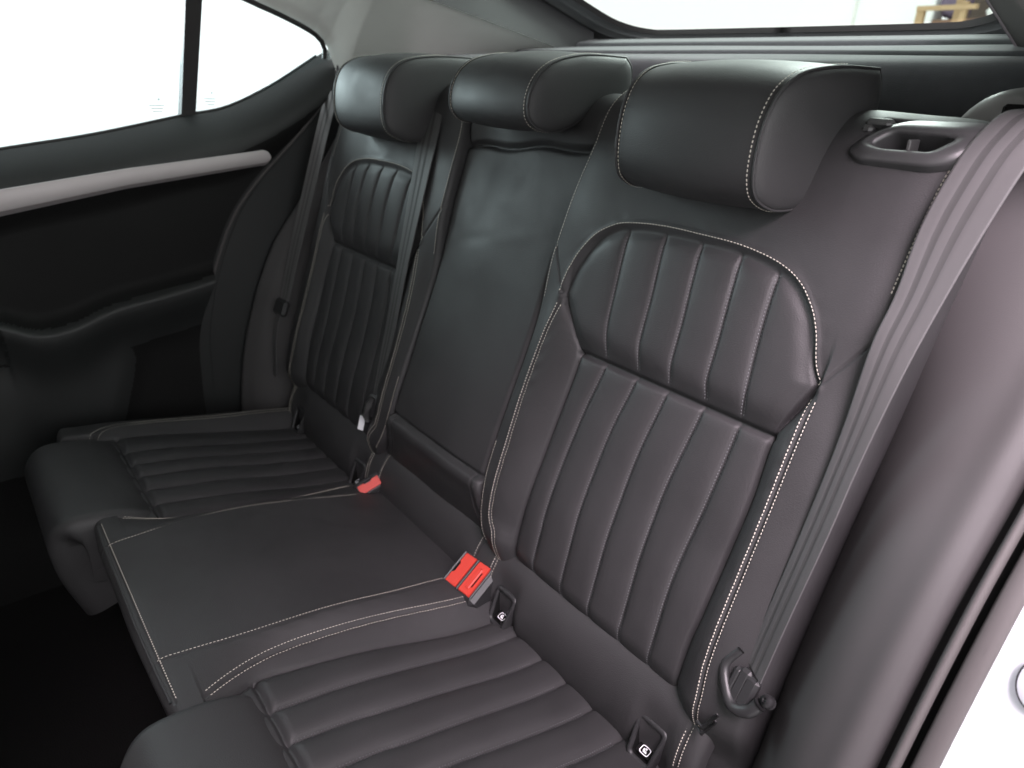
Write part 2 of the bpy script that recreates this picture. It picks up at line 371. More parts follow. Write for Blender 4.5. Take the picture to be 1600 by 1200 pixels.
def outer_backrest(s, label):
    root = thing('rear_seat_back', label, 'backrest', (s*.4, .02, 0), 'outer rear backrests')
    nx, nt = (300, 420) if s > 0 else (230, 320)
    t = np.linspace(-.10, TMAX-.01, nt); u = np.linspace(0, 1, nx)
    Tt, Uu = np.meshgrid(t, u); X = xe_(Tt)+Uu*(XR_EDGE-xe_(Tt)); H = h_seat(X, Tt)
    if s > 0:
        cx = sm(X, .546, .551)*sm(X, .640, .635); ctt = sm(Tt, .7405, .7455)*sm(Tt, .786, .781); H = H-.045*cx*ctt
    P = back_pt(X, Tt, H, s)
    def skirt(i, xx, d): q = back_pt(xx, t, H[i]-d, s); return q[None]
    P = np.concatenate([skirt(0, X[0]+.004, .09), skirt(0, X[0]-.0002, .03), P, skirt(-1, X[-1]+.0002, .03), skirt(-1, X[-1]-.004, .09)], 0)
    X = np.concatenate([X[:1], X[:1], X, X[-1:], X[-1:]], 0); Tt = np.concatenate([Tt[:1], Tt[:1], Tt, Tt[-1:], Tt[-1:]], 0)
    xc = (X[:-1, :-1]+X[1:, 1:])/2; tc = (Tt[:-1, :-1]+Tt[1:, 1:])/2
    U = inside(xc, tc, UPOLY) & (tc > .443); Lw = (tc <= .443) & (xc > lowL_(tc)) & (xc < lowR_(tc))
    k = sum((xc > f(tc)).astype(int) for f in FL)
    left = (xc < .3) & (tc < np.interp(xc, [.15, .196, .251], [.59, .516, .443])) & (xc < np.maximum(lowL_(tc), .2))
    right = (xc > .5) & (tc < np.interp(xc, [.567, .599, .642, .67], [.443, .514, .583, .62]))
    lab = np.zeros(xc.shape, int); lab[left] = 1; lab[right] = 2
    sidew = left & (xc > xl_(tc)); sidew2 = right & (xc < xr_(tc)); lab[sidew] = 3; lab[sidew2] = 4
    lab[U] = 10+k[U]; lab[Lw] = 20+k[Lw]
    spec = {0: ('shoulder_panel', 'leather'), 1: ('inner_bolster', 'leather'), 2: ('outer_bolster', 'leather'), 3: ('inner_bolster_face', 'leather'), 4: ('outer_bolster_face', 'leather')}
    for i in range(6): spec[10+i] = ('upper_flute', 'leather'); spec[20+i] = ('lower_flute', 'leather')
    grid_split(P, lab, spec, root, flip=(s < 0))
    # thread
    pale = [seat_rows(ARCH, s, -.0048)]
    pale += [seat_rows(along(xl_, .09, .500), s, o) for o in (-.0036, .0036)]
    pale += [seat_rows(along(xr_, .085, .500), s, o) for o in (-.0036, .0036)]
    pale += [seat_rows(along(lambda t: xe_(t)+.0075, .50, .80), s), seat_rows(along(lambda t: xe_(t)+.0065, .115, .27), s)]
    pale += [seat_rows(along(EDGE_R, .62, .82), s, -.003)]
    stitch('stitching', pale, 'thread', root)
    dark = []
    for f in FL:
        for o in (-.0022, .0022):
            dark.append(seat_rows(along(f, .085, .432), s, o)); dark.append(seat_rows(along(f, .452, .612), s, o))
    stitch('flute_stitching', dark, 'thread_dark', root, pitch=.0042, length=.0025, r=.0007, lift=.0003)
    return root
near_back = outer_backrest(1, 'black leather backrest nearest the open door, fluted with pale stitching')
far_back = outer_backrest(-1, 'fluted black leather backrest beside the far door, behind the hanging middle belt')

# ------------------------------------------------------------------ middle backrest with the fold-down armrest
def h_mid(x, t):
    w = xe_(t)-.0015; a = np.abs(x)/w
    h = .004*(1-a**2)-.004+.019*sm(t, .62, .22)
    ct = .705+.012*(x/.15)+.003*np.sin(x*40)                       # the armrest's top end
    h = h+np.where(t > ct, .007*sm(t-ct, 0, .03), 0)+gv(np.abs(t-ct), .0045, .010)
    h = h+.012*sm(t, .715, .775)
    lip = .202
    lp = (t < lip)
    h = np.where(lp, .020+.007*np.exp(-((t-.188)/.016)**2)-.034*sm(t, .185, .075), h)
    h = h+gv(np.abs(t-lip), .0035, .009)
    h += np.where(lp, gv(np.abs(np.abs(x)-w*.86), .0018, .0026), 0)
    h += .0011*np.sin(26*x+9*t)*np.sin(19*t-13*x)+.0009*np.exp(-((t-.56-.2*x)/.012)**2)*np.sin(30*x)
    r = np.where(x > 0, .013, .006); d = np.clip(w-np.abs(x), 0, r); h -= (r-np.sqrt(np.maximum(r*r-(r-d)**2, 0)))*1.3
    return h
def mid_backrest():
    root = thing('fold_down_armrest', 'smooth black leather centre panel folded up between the two fluted backrests', 'armrest', (0, .02, .1))
    t = np.linspace(-.02, TMAX-.02, 330); u = np.linspace(-1, 1, 150); Tt, Uu = np.meshgrid(t, u); X = Uu*(xe_(Tt)-.0015)
    H = h_mid(X, Tt); P = back_pt(X, Tt, H)
    P = np.concatenate([back_pt(X[0], t, H[0]-.05)[None], P, back_pt(X[-1], t, H[-1]-.05)[None]], 0)
    X = np.concatenate([X[:1], X, X[-1:]], 0); Tt = np.concatenate([Tt[:1], Tt, Tt[-1:]], 0)
    tc = (Tt[:-1, :-1]+Tt[1:, 1:])/2; xc = (X[:-1, :-1]+X[1:, 1:])/2
    lab = np.where(tc < .202, 1, np.where(tc > .705+.08*xc, 2, 0))
    grid_split(P, lab, {0: ('armrest_panel', 'leather'), 1: ('armrest_lip', 'leather'), 2: ('upper_pad', 'leather')}, root)
    return root
mid_backrest()

# ------------------------------------------------------------------ bench cushion
_cp = spline([(.05, .024), (.020, .031), (-.015, .0375), (-.048, .044), (-.20, .0735), (-.35, .1025), (-.445, .121), (-.474, .124), (-.487, .113), (-.490, .095), (-.486, .03), (-.475, -.06), (-.45, -.2)], 700)
_ca = np.r_[0, np.cumsum(np.linalg.norm(np.diff(_cp, axis=0), axis=1))]
_ci = int(np.argmin(abs(_cp[:, 0]+.46)))
_CT = np.where(np.arange(700) <= _ci, -_cp[:, 0], .46+_ca-_ca[_ci])       # parameter: distance forward, then down the front
_ct = np.gradient(_cp, axis=0); _ct /= np.linalg.norm(_ct, axis=1, keepdims=True); _cn = np.stack([_ct[:, 1], -_ct[:, 0]], 1)
def cush_pt(x, t, h, s=1):
    y = np.interp(t, _CT, _cp[:, 0]); z = np.interp(t, _CT, _cp[:, 1]); ny = np.interp(t, _CT, _cn[:, 0]); nz = np.interp(t, _CT, _cn[:, 1])
    return np.stack([np.broadcast_to(x*s, np.shape(t)), y+ny*h, z+nz*h], -1)
ctr_ = softlin([(-.05, .154), (.057, .155), (.15, .159), (.244, .1595), (.319, .1595), (.388, .156), (.44, .150), (.478, .146), (.52, .147), (1., .15)])
crown_ = softlin([(-.1, 0), (.0, .0), (.05, .003), (.15, .011), (.244, .016), (.319, .0155), (.388, .0095), (.44, .003), (.478, -.001), (.5, 0), (1., 0)])
dbl_ = softlin([(-.05, .206), (.05, .204), (.171, .191), (.282, .187), (.35, .190), (.398, .203), (.445, .226), (.48, .25), (1., .26)])
cin_ = softlin([(-.05, .243), (.034, .240), (.083, .238), (.197, .226), (.301, .219), (.376, .216), (.41, .232), (.45, .258), (.5, .29), (1., .29)])
cout_ = softlin([(-.05, .578), (.1, .574), (.376, .566), (1., .565)])
dblo_ = softlin([(-.05, .612), (.085, .606), (.178, .601), (.324, .601), (.392, .592), (.439, .552), (.5, .52), (1., .5)])
CF = [softlin(p) for p in ([(-.05, .285), (.038, .283), (.19, .278), (.292, .274), (.376, .274), (1, .274)], [(-.05, .346), (.05, .343), (.12, .339), (.255, .334), (.376, .329), (1, .329)],
    [(-.05, .402), (.05, .398), (.155, .394), (.255, .391), (.376, .386), (1, .385)], [(-.05, .458), (.05, .454), (.155, .448), (.252, .442), (.376, .440), (1, .44)], [(-.05, .516), (.05, .512), (.13, .507), (.3, .500), (.376, .497), (1, .497)])]
CX = .648
def h_cush(xs, t):
    x = np.abs(xs); ci, co, c1, db, do = cin_(t), cout_(t), ctr_(t), dbl_(t), dblo_(t)
    dip = -(.019+.019*sm(t, .33, .03))
    f = np.clip((x-db)/(ci-db), 0, 1); g = np.clip((x-co)/(do-co), 0, 1)
    cw = crown_(t); hd = cw*.15-.006; q_ = np.clip((x-c1)/(db-c1), 0, 1)
    h = np.where(x < c1, cw+.0015*np.cos(x/.15*1.5), np.where(x < db, cw+(hd-cw)*q_**1.5, np.where(x < ci, hd+(dip-hd)*f**1.15, np.where(x < co, dip, np.where(x < do, dip*(1-g)**1.4, -.012*np.clip((x-do)/(CX-do), 0, 1)**2)))))
    ed = [ci]+[q(t) for q in CF]+[co]; fl = np.zeros_like(x); dm = np.full(x.shape, 1e9)
    for a, b in zip(ed[:-1], ed[1:]):
        s_ = (x >= a) & (x < b); gg = np.clip((x-a)/(b-a), 0, 1); fl = np.where(s_, 1-np.abs(2*gg-1)**3.0, fl)
    for q in CF: dm = np.minimum(dm, np.abs(x-q(t)))
    ins = (x > ci) & (x < co)
    fd = (.7+.3*sm(t, .0, .10))*(1-.5*sm(t, .37, .383))
    h += np.where(ins, (.0088*fl+gv(dm, .0026, .0026))*fd, 0)
    h += gv(np.abs(x-c1), .0014, .0012)+gv(np.abs(x-db), .0018, .0030)+gv(np.abs(x-do), .0018, .0028)+gv(np.abs(x-ci), .003, .0022)+gv(np.abs(x-co), .003, .0022)
    h += gv(np.abs(t-.383), .0035, .006)*np.where(ins, 1, 0)
    h += gv(np.abs(t-.4775), .0016, .0020)*np.where(x < .22, 1, 0)
    h += .0011*np.sin(21*xs+13*t)*np.sin(17*t-9*xs)+.0003*np.sin(t*170+5*np.sin(xs*40))*(np.exp(-((x-db-.008)/.009)**2)+np.exp(-((x-c1-.006)/.006)**2))
    r = .022; d = np.clip(CX-x, 0, r); h -= (r-np.sqrt(np.maximum(r*r-(r-d)**2, 0)))*1.3
    return h
def cush_rows(curve, s, off=0):
    c = np.asarray(curve, float)
    if off:
        tg = np.gradient(c, axis=0); tg /= np.linalg.norm(tg, axis=1, keepdims=True); c = c+off*np.stack([tg[:, 1], -tg[:, 0]], 1)
    P = cush_pt(c[:, 0], c[:, 1], h_cush(c[:, 0], c[:, 1]), s)
    ny = np.interp(c[:, 1], _CT, _cn[:, 0]); nz = np.interp(c[:, 1], _CT, _cn[:, 1])
    return P, np.stack([0*ny, ny, nz], 1)
CUSH = thing('rear_bench_cushion', 'long black leather rear bench cushion with fluted outer seats and plain centre', 'seat cushion', (0, -.2, -.1))
def bench():
    root = CUSH
    t = np.linspace(-.045, _CT[-1]-.01, 300); x = np.linspace(-CX, CX, 600); Tt, X = np.meshgrid(t, x); H = h_cush(X, Tt); P = cush_pt(X, Tt, H)
    P = np.concatenate([cush_pt(X[0], t, H[0]-.12)[None], P, cush_pt(X[-1], t, H[-1]-.12)[None]], 0)
    X = np.concatenate([X[:1], X, X[-1:]], 0); Tt = np.concatenate([Tt[:1], Tt, Tt[-1:]], 0)
    xc = (X[:-1, :-1]+X[1:, 1:])/2; tc = (Tt[:-1, :-1]+Tt[1:, 1:])/2; a = np.abs(xc)
    lab = np.zeros(xc.shape, int)
    lab[(a > ctr_(tc))] = 1; lab[(a > dbl_(tc))] = 2; ins = (a > cin_(tc)) & (a < cout_(tc)); lab[a >= cout_(tc)] = 3
    k = sum((a > q(tc)).astype(int) for q in CF); lab[ins] = 10+k[ins]; lab[(tc > .4775) & (a < .25)] = 4; lab[(tc > .4775) & (a >= .25)] = 5
    lab = np.where((lab > 0) & (lab != 4), lab+np.where(xc < 0, 100, 0), lab)
    spec = {0: ('centre_panel', 'leather'), 4: ('front_face', 'leather')}
    for o in (0, 100):
        spec[1+o] = ('centre_border', 'leather'); spec[2+o] = ('inner_bolster', 'leather'); spec[3+o] = ('outer_bolster', 'leather'); spec[5+o] = ('lower_front', 'leather')
        for i in range(6): spec[10+i+o] = ('cushion_flute', 'leather')
    grid_split(P, lab, spec, root, flip=True)
    pale = []; dark = []
    for s in (1, -1):
        pale.append(cush_rows(along(ctr_, .055, .4775), s, -.0030))
        pale += [cush_rows(along(dbl_, .045, .440), s, o) for o in (-.0042, .0042)]
        pale += [cush_rows(along(dblo_, .0, .45), s, o) for o in (-.0042, .0042)]
        for q in CF:
            for o in (-.0022, .0022): dark.append(cush_rows(along(q, .015, .376), s, o))
        c = np.stack([np.linspace(.0, .215, 60), np.full(60, .4735)], 1); pale.append(cush_rows(c, s))
    stitch('stitching', pale, 'thread', root, pitch=.0047, lift=.0013)
    stitch('flute_stitching', dark, 'thread_dark', root, pitch=.0042, length=.0025, r=.0007, lift=.0003)
    # piping along the centre's front edge
    xx = np.linspace(-.215, .215, 80); tube('piping', cush_pt(xx, np.full(80, .4815), h_cush(xx, np.full(80, .4815)))+[0, -.0004, 0], .0021, 'leather', root, 8)
    # thigh pads wrapped over the front of the outer seats
    pr = spline([(-.372, .050), (-.379, .074), (-.388, .088), (-.410, .1075), (-.450, .1225), (-.495, .1305), (-.522, .127), (-.541, .113), (-.551, .090), (-.552, .055), (-.545, .0), (-.525, -.07)], 90)
    tg = np.gradient(pr, axis=0); tg /= np.linalg.norm(tg, axis=1, keepdims=True); nn = np.stack([tg[:, 1], -tg[:, 0]], 1)
    for s in (1, -1):
        u = np.linspace(-1, 1, 90); half = np.interp(np.arange(90), [0, 20, 50, 70, 89], [.168, .166, .160, .158, .156]); xc = .392
        r = .022; P = np.zeros((len(u)+4, 90, 3))
        us = np.r_[-1, -1, u, 1, 1]; dr = np.r_[.10, .035, np.zeros(len(u)), .035, .10]
        for i, (uu, dd) in enumerate(zip(us, dr)):
            fr = np.interp(np.arange(90), [30, 45, 60], [0, .0, 0])
            hx = half-.010*np.exp(-((pr[:, 0]+.552)/.02)**2)*1.0
            X_ = xc+uu*hx; d = np.clip((1-abs(uu))*half, 0, r); cl = (r-np.sqrt(np.maximum(r*r-(r-d)**2, 0)))
            h = -cl*1.1-dd+.002*np.sin(9*X_+30*pr[:, 0])*.4
            P[i] = np.stack([s*X_, pr[:, 0]+nn[:, 0]*h, pr[:, 1]+nn[:, 1]*h], 1)
        grid('thigh_pad', P, 'leather', root, flip=(s > 0))
    # padded roll that closes the gap to the backrest
    th = np.linspace(math.radians(-35), math.radians(205), 70); rx = np.linspace(-.628, .628, 520)
    A, Xx = np.meshgrid(th, rx); rr = .071+.0012*np.sin(14*Xx)+.0005*np.sin(37*Xx+5*A)
    for q, dp in ((.163, .0016), (.207, .0026), (.600, .0026)): rr = rr+gv(np.abs(np.abs(Xx)-q), .0018, dp)
    endr = np.clip((.628-np.abs(Xx))/.02, 0, 1); rr = rr-.02*(1-np.sqrt(np.maximum(1-(1-endr)**2, 0)))
    for q in (.247, .557): rr = rr-.009*np.exp(-((np.abs(Xx)-q)/.028)**4)*np.exp(-((A-math.radians(175))/.55)**4)
    P = np.stack([Xx, .064+rr*.97*np.cos(A), .024+rr*1.36*np.sin(A)], -1)
    lab = np.digitize((Xx[:-1, :-1]+Xx[1:, 1:])/2, [-.207, .207]); grid_split(P, lab, {i: ('rear_roll', 'leather') for i in range(3)}, root, flip=True)
    rows = []
    a2 = np.linspace(math.radians(100), math.radians(176), 60)
    def rr_at(x): 
        return .0712
    for s in (1, -1):
        for xq in (.1595, .2035, .2105, .5965, .6035):
            P_ = np.stack([np.full(60, s*xq), .064+rr_at(xq)*.97*np.cos(a2), .024+rr_at(xq)*1.36*np.sin(a2)], 1)
            rows.append((P_, np.stack([0*a2, np.cos(a2), np.sin(a2)], 1)))
    stitch('roll_stitching', rows, 'thread', root)
bench()

# ------------------------------------------------------------------ child-seat anchor bezels in the roll
def quad_ring(c, out, inn, depth_out, depth_in, n, root, name, m):
    """a rounded four-sided frame: outer loop, crown, inner loop and walls going in; c maps (a,b,d)->world"""
    def loop(q, r, d):
        q = np.asarray(q, float); pts = []
        for i in range(4):
            a, b, cc = q[i-1], q[i], q[(i+1) % 4]; u = (a-b)/np.linalg.norm(a-b); v = (cc-b)/np.linalg.norm(cc-b)
            for k in np.linspace(0, 1, 7): pts.append((1-k)**2*(b+u*r)+2*k*(1-k)*b+k*k*(b+v*r))
        return np.array([c(p[0], p[1], d) for p in pts])
    o = np.asarray(out, float); i_ = np.asarray(inn, float)
    L = [loop(o, .010, -.012), loop(o, .010, depth_out-.0015), loop(o*.955, .0095, depth_out), loop((o+i_)/2, .008, depth_out+.0007), loop(i_*1.06, .006, depth_out), loop(i_, .006, depth_out-.002), loop(i_*.985, .006, depth_out-.004)]
    P = np.array(L); k = P.shape[1]
    F = [tuple(f) for f in gridfaces(len(L), k, False, False, True)]
    o_ = mesh(name, P.reshape(-1, 3), F, m, root); fix_normals(o_)
    W_ = np.array([loop(i_*.985, .006, depth_out-.004), loop(i_*.95, .006, -.022)]); w_ = mesh('recess_wall', W_.reshape(-1, 3), [tuple(f) for f in gridfaces(2, k, False, False, True)], 'recess_shade', root); fix_normals(w_); return o_, L[-1]  # wall coloured near-black in place of the shade inside the opening
def bezel(xc, s, which):
    root = thing('anchor_bezel', which, 'bezel', (s*xc, .0, .02), 'child seat anchor bezels')
    org = np.array([s*xc, -.004, .027]); n = np.array([0, -.915, .403]); n /= np.linalg.norm(n); up = np.array([0, .403, .915]); rt = np.array([1., 0, 0])
    c = lambda a, b, d: org+rt*a*s+up*b+n*d
    out = [(-.0240, .031), (.0240, .031), (.0188, -.030), (-.0188, -.030)]; inn = [(-.0182, .0248), (.0182, .0248), (.0138, -.0238), (-.0138, -.0238)]
    quad_ring(c, [(a*1.04, b*1.06) for a, b in out], inn, .004, -.02, n, root, 'frame', 'plastic')
    q = [c(a*1.25, b*1.15, -.0215) for a, b in inn]; o = mesh('recess', q, [(0, 1, 2, 3)], 'recess_shade', root, smooth=False)
    # printed pictogram plate standing low in the opening
    cc = lambda a, b: c(a*.0155, -.0118+b*.0125, -.004-.006*(b+.5))
    plate = mesh('pictogram_plate', [c(-.0118, -.0195, -.003), c(.0118, -.0195, -.003), c(.0125, -.0075, -.016), c(-.0125, -.0075, -.016)], [(0, 1, 2, 3)], 'recess_shade', root, smooth=False)
    pc = lambda a, b: c(a*.0072, -.0142+b*.0040, -.0087-b*.0043)+n*.0008
    V = []; F = []
    def poly(pts):
        b0 = len(V); V.extend(pc(*p) for p in pts); F.append(list(range(b0, b0+len(pts))))
    def ring(o_, i_):
        for k in range(len(o_)):
            poly([o_[k], o_[(k+1) % len(o_)], i_[(k+1) % len(i_)], i_[k]])
    th = np.linspace(0, 2*math.pi, 24, endpoint=False)
    sq = [(np.sign(math.cos(t))*abs(math.cos(t))**.45, np.sign(math.sin(t))*abs(math.sin(t))**.45) for t in th]
    ring(sq, [(a*.84, b*.80) for a, b in sq])
    poly([(.05+.2*math.cos(t), .42+.22*math.sin(t)) for t in th])
    poly([(-.45, .35), (-.2, .4), (-.05, -.15), (.45, -.2), (.5, -.5), (-.25, -.5), (-.45, -.1)])
    poly([(.0, .12), (.35, .0), (.38, -.12), (.0, -.05)])
    mesh('pictogram', V, F, 'white', plate, smooth=False)
    boxes('release_tab', [(c(-.021, -.030, .000), (.006, .006, .004), .001)], 'plastic', root)
bezel(.248, 1, 'child seat anchor opening right beside the twin red buckle'); bezel(.552, 1, 'child seat anchor opening nearest the camera, at the bottom edge of the photo')
bezel(.248, -1, 'child seat anchor opening beside the single red far buckle'); bezel(.552, -1, 'dim child seat anchor opening closest to the far door')

# ------------------------------------------------------------------ head restraints
def headrest(xc, prof, label, front=.097, rear=.115, yo=0, zo=0):
    root = thing('headrest', label, 'headrest', (xc, .22, .70), 'rear headrests')
    loop = spline(np.vstack([prof, prof[:1]]), 121)[:-1]; n = len(loop)
    loop = loop+[yo, zo]
    cen = np.array([(loop[:, 0].min()+loop[:, 0].max())/2+.01, (loop[:, 1].min()+loop[:, 1].max())/2])
    W = front+(rear-front)*np.clip((loop[:, 0]-loop[:, 0].min())/.18, 0, 1)
    P = []; k = 44
    for u in np.linspace(-1, 1, k):
        cr = .006*(1-u*u)                                     # the cover is slightly crowned across
        d = loop-cen; d /= np.linalg.norm(d, axis=1, keepdims=True)
        q = loop+d*(cr-.0016*math.exp(-((1-abs(u))/.03)**2)); P.append(np.stack([xc+u*W, q[:, 0], q[:, 1]], 1))
    P = np.array(P); c = mesh('cover', P.reshape(-1, 3), gridfaces(k, n, False, False, True), 'leather', root); fix_normals(c)
    rows = []
    for s in (-1, 1):
        R = []
        for f, b in ((1., 0), (.993, .0022), (.97, .0042), (.91, .0068), (.8, .0088), (.62, .0102), (.35, .0108), (.12, .011)):
            q = cen+(loop-cen)*f; Wf = front+(rear-front)*np.clip((q[:, 0]-loop[:, 0].min())/.18, 0, 1)
            R.append(np.stack([xc+s*(Wf+b-.0006), q[:, 0], q[:, 1]], 1))
        R = np.array(R); V = np.vstack([R.reshape(-1, 3), [[xc+s*(front+(rear-front)*min(1,(cen[0]-loop[:,0].min())/.18)+.0105), cen[0], cen[1]]]])
        F = [tuple(f) for f in gridfaces(len(R), n, False, False, True)]+[((len(R)-1)*n+i, (len(R)-1)*n+(i+1) % n, len(R)*n) for i in range(n)]
        o = mesh('side_panel', V, F, 'leather', root); fix_normals(o)
        d = loop-cen; d /= np.linalg.norm(d, axis=1, keepdims=True); q = loop+d*.0006
        tube('piping', np.stack([xc+s*(W+.0008), q[:, 0], q[:, 1]], 1), .0017, 'leather', o, 6, closed=True)
        hh = [i for i in range(n) if True]; sel = np.array([i for i in range(n) if (loop[i, 0] < loop[:, 0].min()+.135)])
        brk = np.where(np.diff(sel) > 1)[0]
        if len(brk): sel = np.r_[sel[brk[0]+1:], sel[:brk[0]+1]]
        q = loop[sel]+d[sel]*.0024; rows.append((np.stack([xc+s*(W[sel]-.0052), q[:, 0], q[:, 1]], 1), np.stack([0*q[:, 0], d[sel, 0], d[sel, 1]], 1)))
    stitch('stitching', rows, 'thread', root, pitch=.0048, r=.0007)
    for s in (-.055, .055): tube('post', [(xc+s, .255+yo, .71), (xc+s, .262+yo, .77), (xc+s, .268, .80)], .006, 'metal', root, 10)
    return root
PN = [(.298, .8315), (.24, .832), (.195, .829), (.160, .822), (.134, .806), (.119, .780), (.1135, .750), (.1150, .720), (.126, .700), (.154, .687), (.184, .685), (.207, .690), (.228, .707), (.262, .735), (.298, .762), (.312, .79), (.310, .815)]
PM = [(.303, .840), (.25, .841), (.212, .839), (.172, .831), (.147, .818), (.131, .800), (.123, .775), (.128, .752), (.150, .739), (.187, .738), (.222, .752), (.253, .769), (.300, .779), (.318, .797), (.317, .825)]
headrest(.393, PN, 'large black leather headrest nearest the camera, pale stitched edge')
headrest(0.013, PM, 'middle black leather headrest sitting low on the centre backrest', rear=.108)
headrest(-.386, PN, 'far black leather headrest next to the rear side window', front=.100, zo=.004)

# ------------------------------------------------------------------ belts
def ribbon(name, L, R, parent, ribs=True, thick=.0012, m=('web', 'web_stripe'), rib=.0004):
    L = spline(L, 120); R = spline(R, 120); k = 25; u = np.linspace(0, 1, k)
    C = L[:, None]*(1-u)[None, :, None]+R[:, None]*u[None, :, None]
    n = grid_normals(C)
    hgt = np.zeros(k)
    if ribs:
        for c in (.30, .62): hgt -= rib*np.exp(-((u-c)/.06)**4)
    A = C+n*hgt[None, :, None]; B = C-n*thick
    V = np.vstack([A.reshape(-1, 3), B.reshape(-1, 3)]); nn = 120*k
    F = gridfaces(120, k); Fb = F[:, ::-1]+nn
    e = np.array([[i*k, i*k+nn, (i+1)*k+nn, (i+1)*k] for i in range(119)]); e2 = np.array([[i*k+k-1, (i+1)*k+k-1, (i+1)*k+k-1+nn, i*k+k-1+nn] for i in range(119)])
    mi = np.array([1 if ribs and (abs((j+.5)/(k-1)-.30) < .065 or abs((j+.5)/(k-1)-.62) < .065) else 0 for i in range(119) for j in range(k-1)])
    allF = np.vstack([F, Fb, e, e2]); idx = np.r_[mi, np.zeros(len(allF)-len(mi), int)]
    o = mesh(name, V, allF, None, parent, mats=list(m), midx=idx); return o
def on_back(x, t, off):
    q = back_pt(np.array(abs(x)), np.array(t), np.array(off), 1 if x > 0 else -1); return tuple(q)
nb = thing('seat_belt', 'black webbing belt running down the outer edge of the near backrest', 'seat belt', (.66, .1, .2))
Lp = [(.668, .300, .800), (.655, .262, .796), (.648, .232, .776), (.644, .207, .748), (.639, .182, .694), (.643, .155, .629), (.641, .136, .579), (.643, .114, .487), (.642, .089, .397), (.639, .061, .30), (.636, .038, .218)]
Rp = [(.722, .302, .796), (.710, .260, .792), (.705, .232, .774), (.701, .208, .750), (.692, .178, .685), (.684, .147, .610), (.679, .125, .550), (.675, .098, .472), (.674, .070, .392), (.670, .041, .299), (.666, .020, .216)]
ribbon('webbing', Lp, Rp, nb)
V, F = box((0, 0, 0), (.040, .014, .034), .006)
def place(V, org, rot): return V@np.array(rot).T+np.array(org)
rot = frame_rot((-.15, -.90, .42), (1, -.1, .0))
# belt end fitting: a shoe with a raised hook shaped cheek and a round anchor bolt
org_a = np.array([.648, .022, .196])
shoe = spline([(-.020, .034, .002), (-.0285, .006, .003), (-.013, -.016, .004), (.003, -.025, .005), (.020, -.016, .006), (.028, .000, .006)], 40)
tube('anchor_shoe', shoe@rot.T+org_a, np.linspace(.0052, .0078, 40), 'plastic', nb, 12)
for dx, L_, w_ in ((-.012, .036, .006), (-.003, .044, .010), (.008, .038, .012)):
    v, f = box((dx, -.002, .0), (w_+.006, L_, .013), .004); o = mesh('anchor_sleeve', place(v, org_a, rot), f, 'plastic', nb, smooth=False); fix_normals(o)
tube('anchor_bolt', [org_a+rot@np.array(q) for q in ((.029, .002, -.008), (.031, .006, .002), (.0315, .008, .008), (.0315, .009, .0105))], [.0075, .0075, .006, .0025], 'plastic', nb, 16)
for dz in (0, .011):
    tube('guide_rib', [(.612, .004+dz*.2, .118-dz), (.624, -.004, .126-dz), (.634, .004, .150-dz)], .0022, 'plastic', nb, 6)

cb = thing('seat_belt', 'middle seat belt hanging down in front of the far backrest', 'seat belt', (-.26, .1, .2))
Lm = [(-.306, .262, .800), (-.304, .225, .765), (-.292, .192, .699), (-.266, .151, .598), (-.254, .111, .463), (-.250, .082, .356), (-.246, .052, .250), (-.243, .036, .19)]
Rm = [(-.250, .262, .800), (-.246, .224, .765), (-.224, .190, .703), (-.208, .148, .602), (-.208, .107, .467), (-.207, .075, .349), (-.210, .043, .240), (-.214, .026, .19)]
cbw = ribbon('webbing', Lm, Rm, cb, rib=.0003)
rot2 = frame_rot((.35, -.9, .25), (1, .3, .0)); v, f = box((0, 0, 0), (.030, .050, .014), .006)
o = mesh('tongue', place(v, (-.222, .028, .190), rot2), f, 'plastic', cb, smooth=False); fix_normals(o)
tube('tongue_grip', [(-.214, .024, .216), (-.216, .014, .20), (-.222, .010, .178), (-.228, .016, .16)], [.005, .0075, .0075, .005], 'plastic_grey', cb, 10)
v, f = box((0, 0, 0), (.013, .030, .0012), .0004)
o = mesh('care_label', place(v, (-.246, .012, .148), frame_rot((.5, -.8, .3), (.75, .5, -.1))), f, 'white', cbw, smooth=False); fix_normals(o)

fb = thing('seat_belt', 'dark belt at the far door, running down beside the far backrest', 'seat belt', (-.68, .1, .2))
ribbon('webbing', [(-.742, .215, .76), (-.735, .175, .66), (-.724, .125, .53), (-.712, .075, .40), (-.70, .035, .285)][::1], [(-.693, .225, .76), (-.688, .185, .66), (-.680, .135, .53), (-.672, .085, .40), (-.668, .045, .285)], fb)
v, f = box((0, 0, 0), (.052, .040, .016), .006); o = mesh('anchor_shoe', place(v, (-.684, .032, .272), frame_rot((.1, -.9, .4), (1, .1, 0))), f, 'plastic', fb, smooth=False); fix_normals(o)
ribbon('anchor_strap', [(-.69, .022, .262), (-.688, .004, .20), (-.684, -.006, .10)], [(-.668, .022, .262), (-.668, .004, .20), (-.666, -.006, .10)], fb, False, m=('web', 'web'))

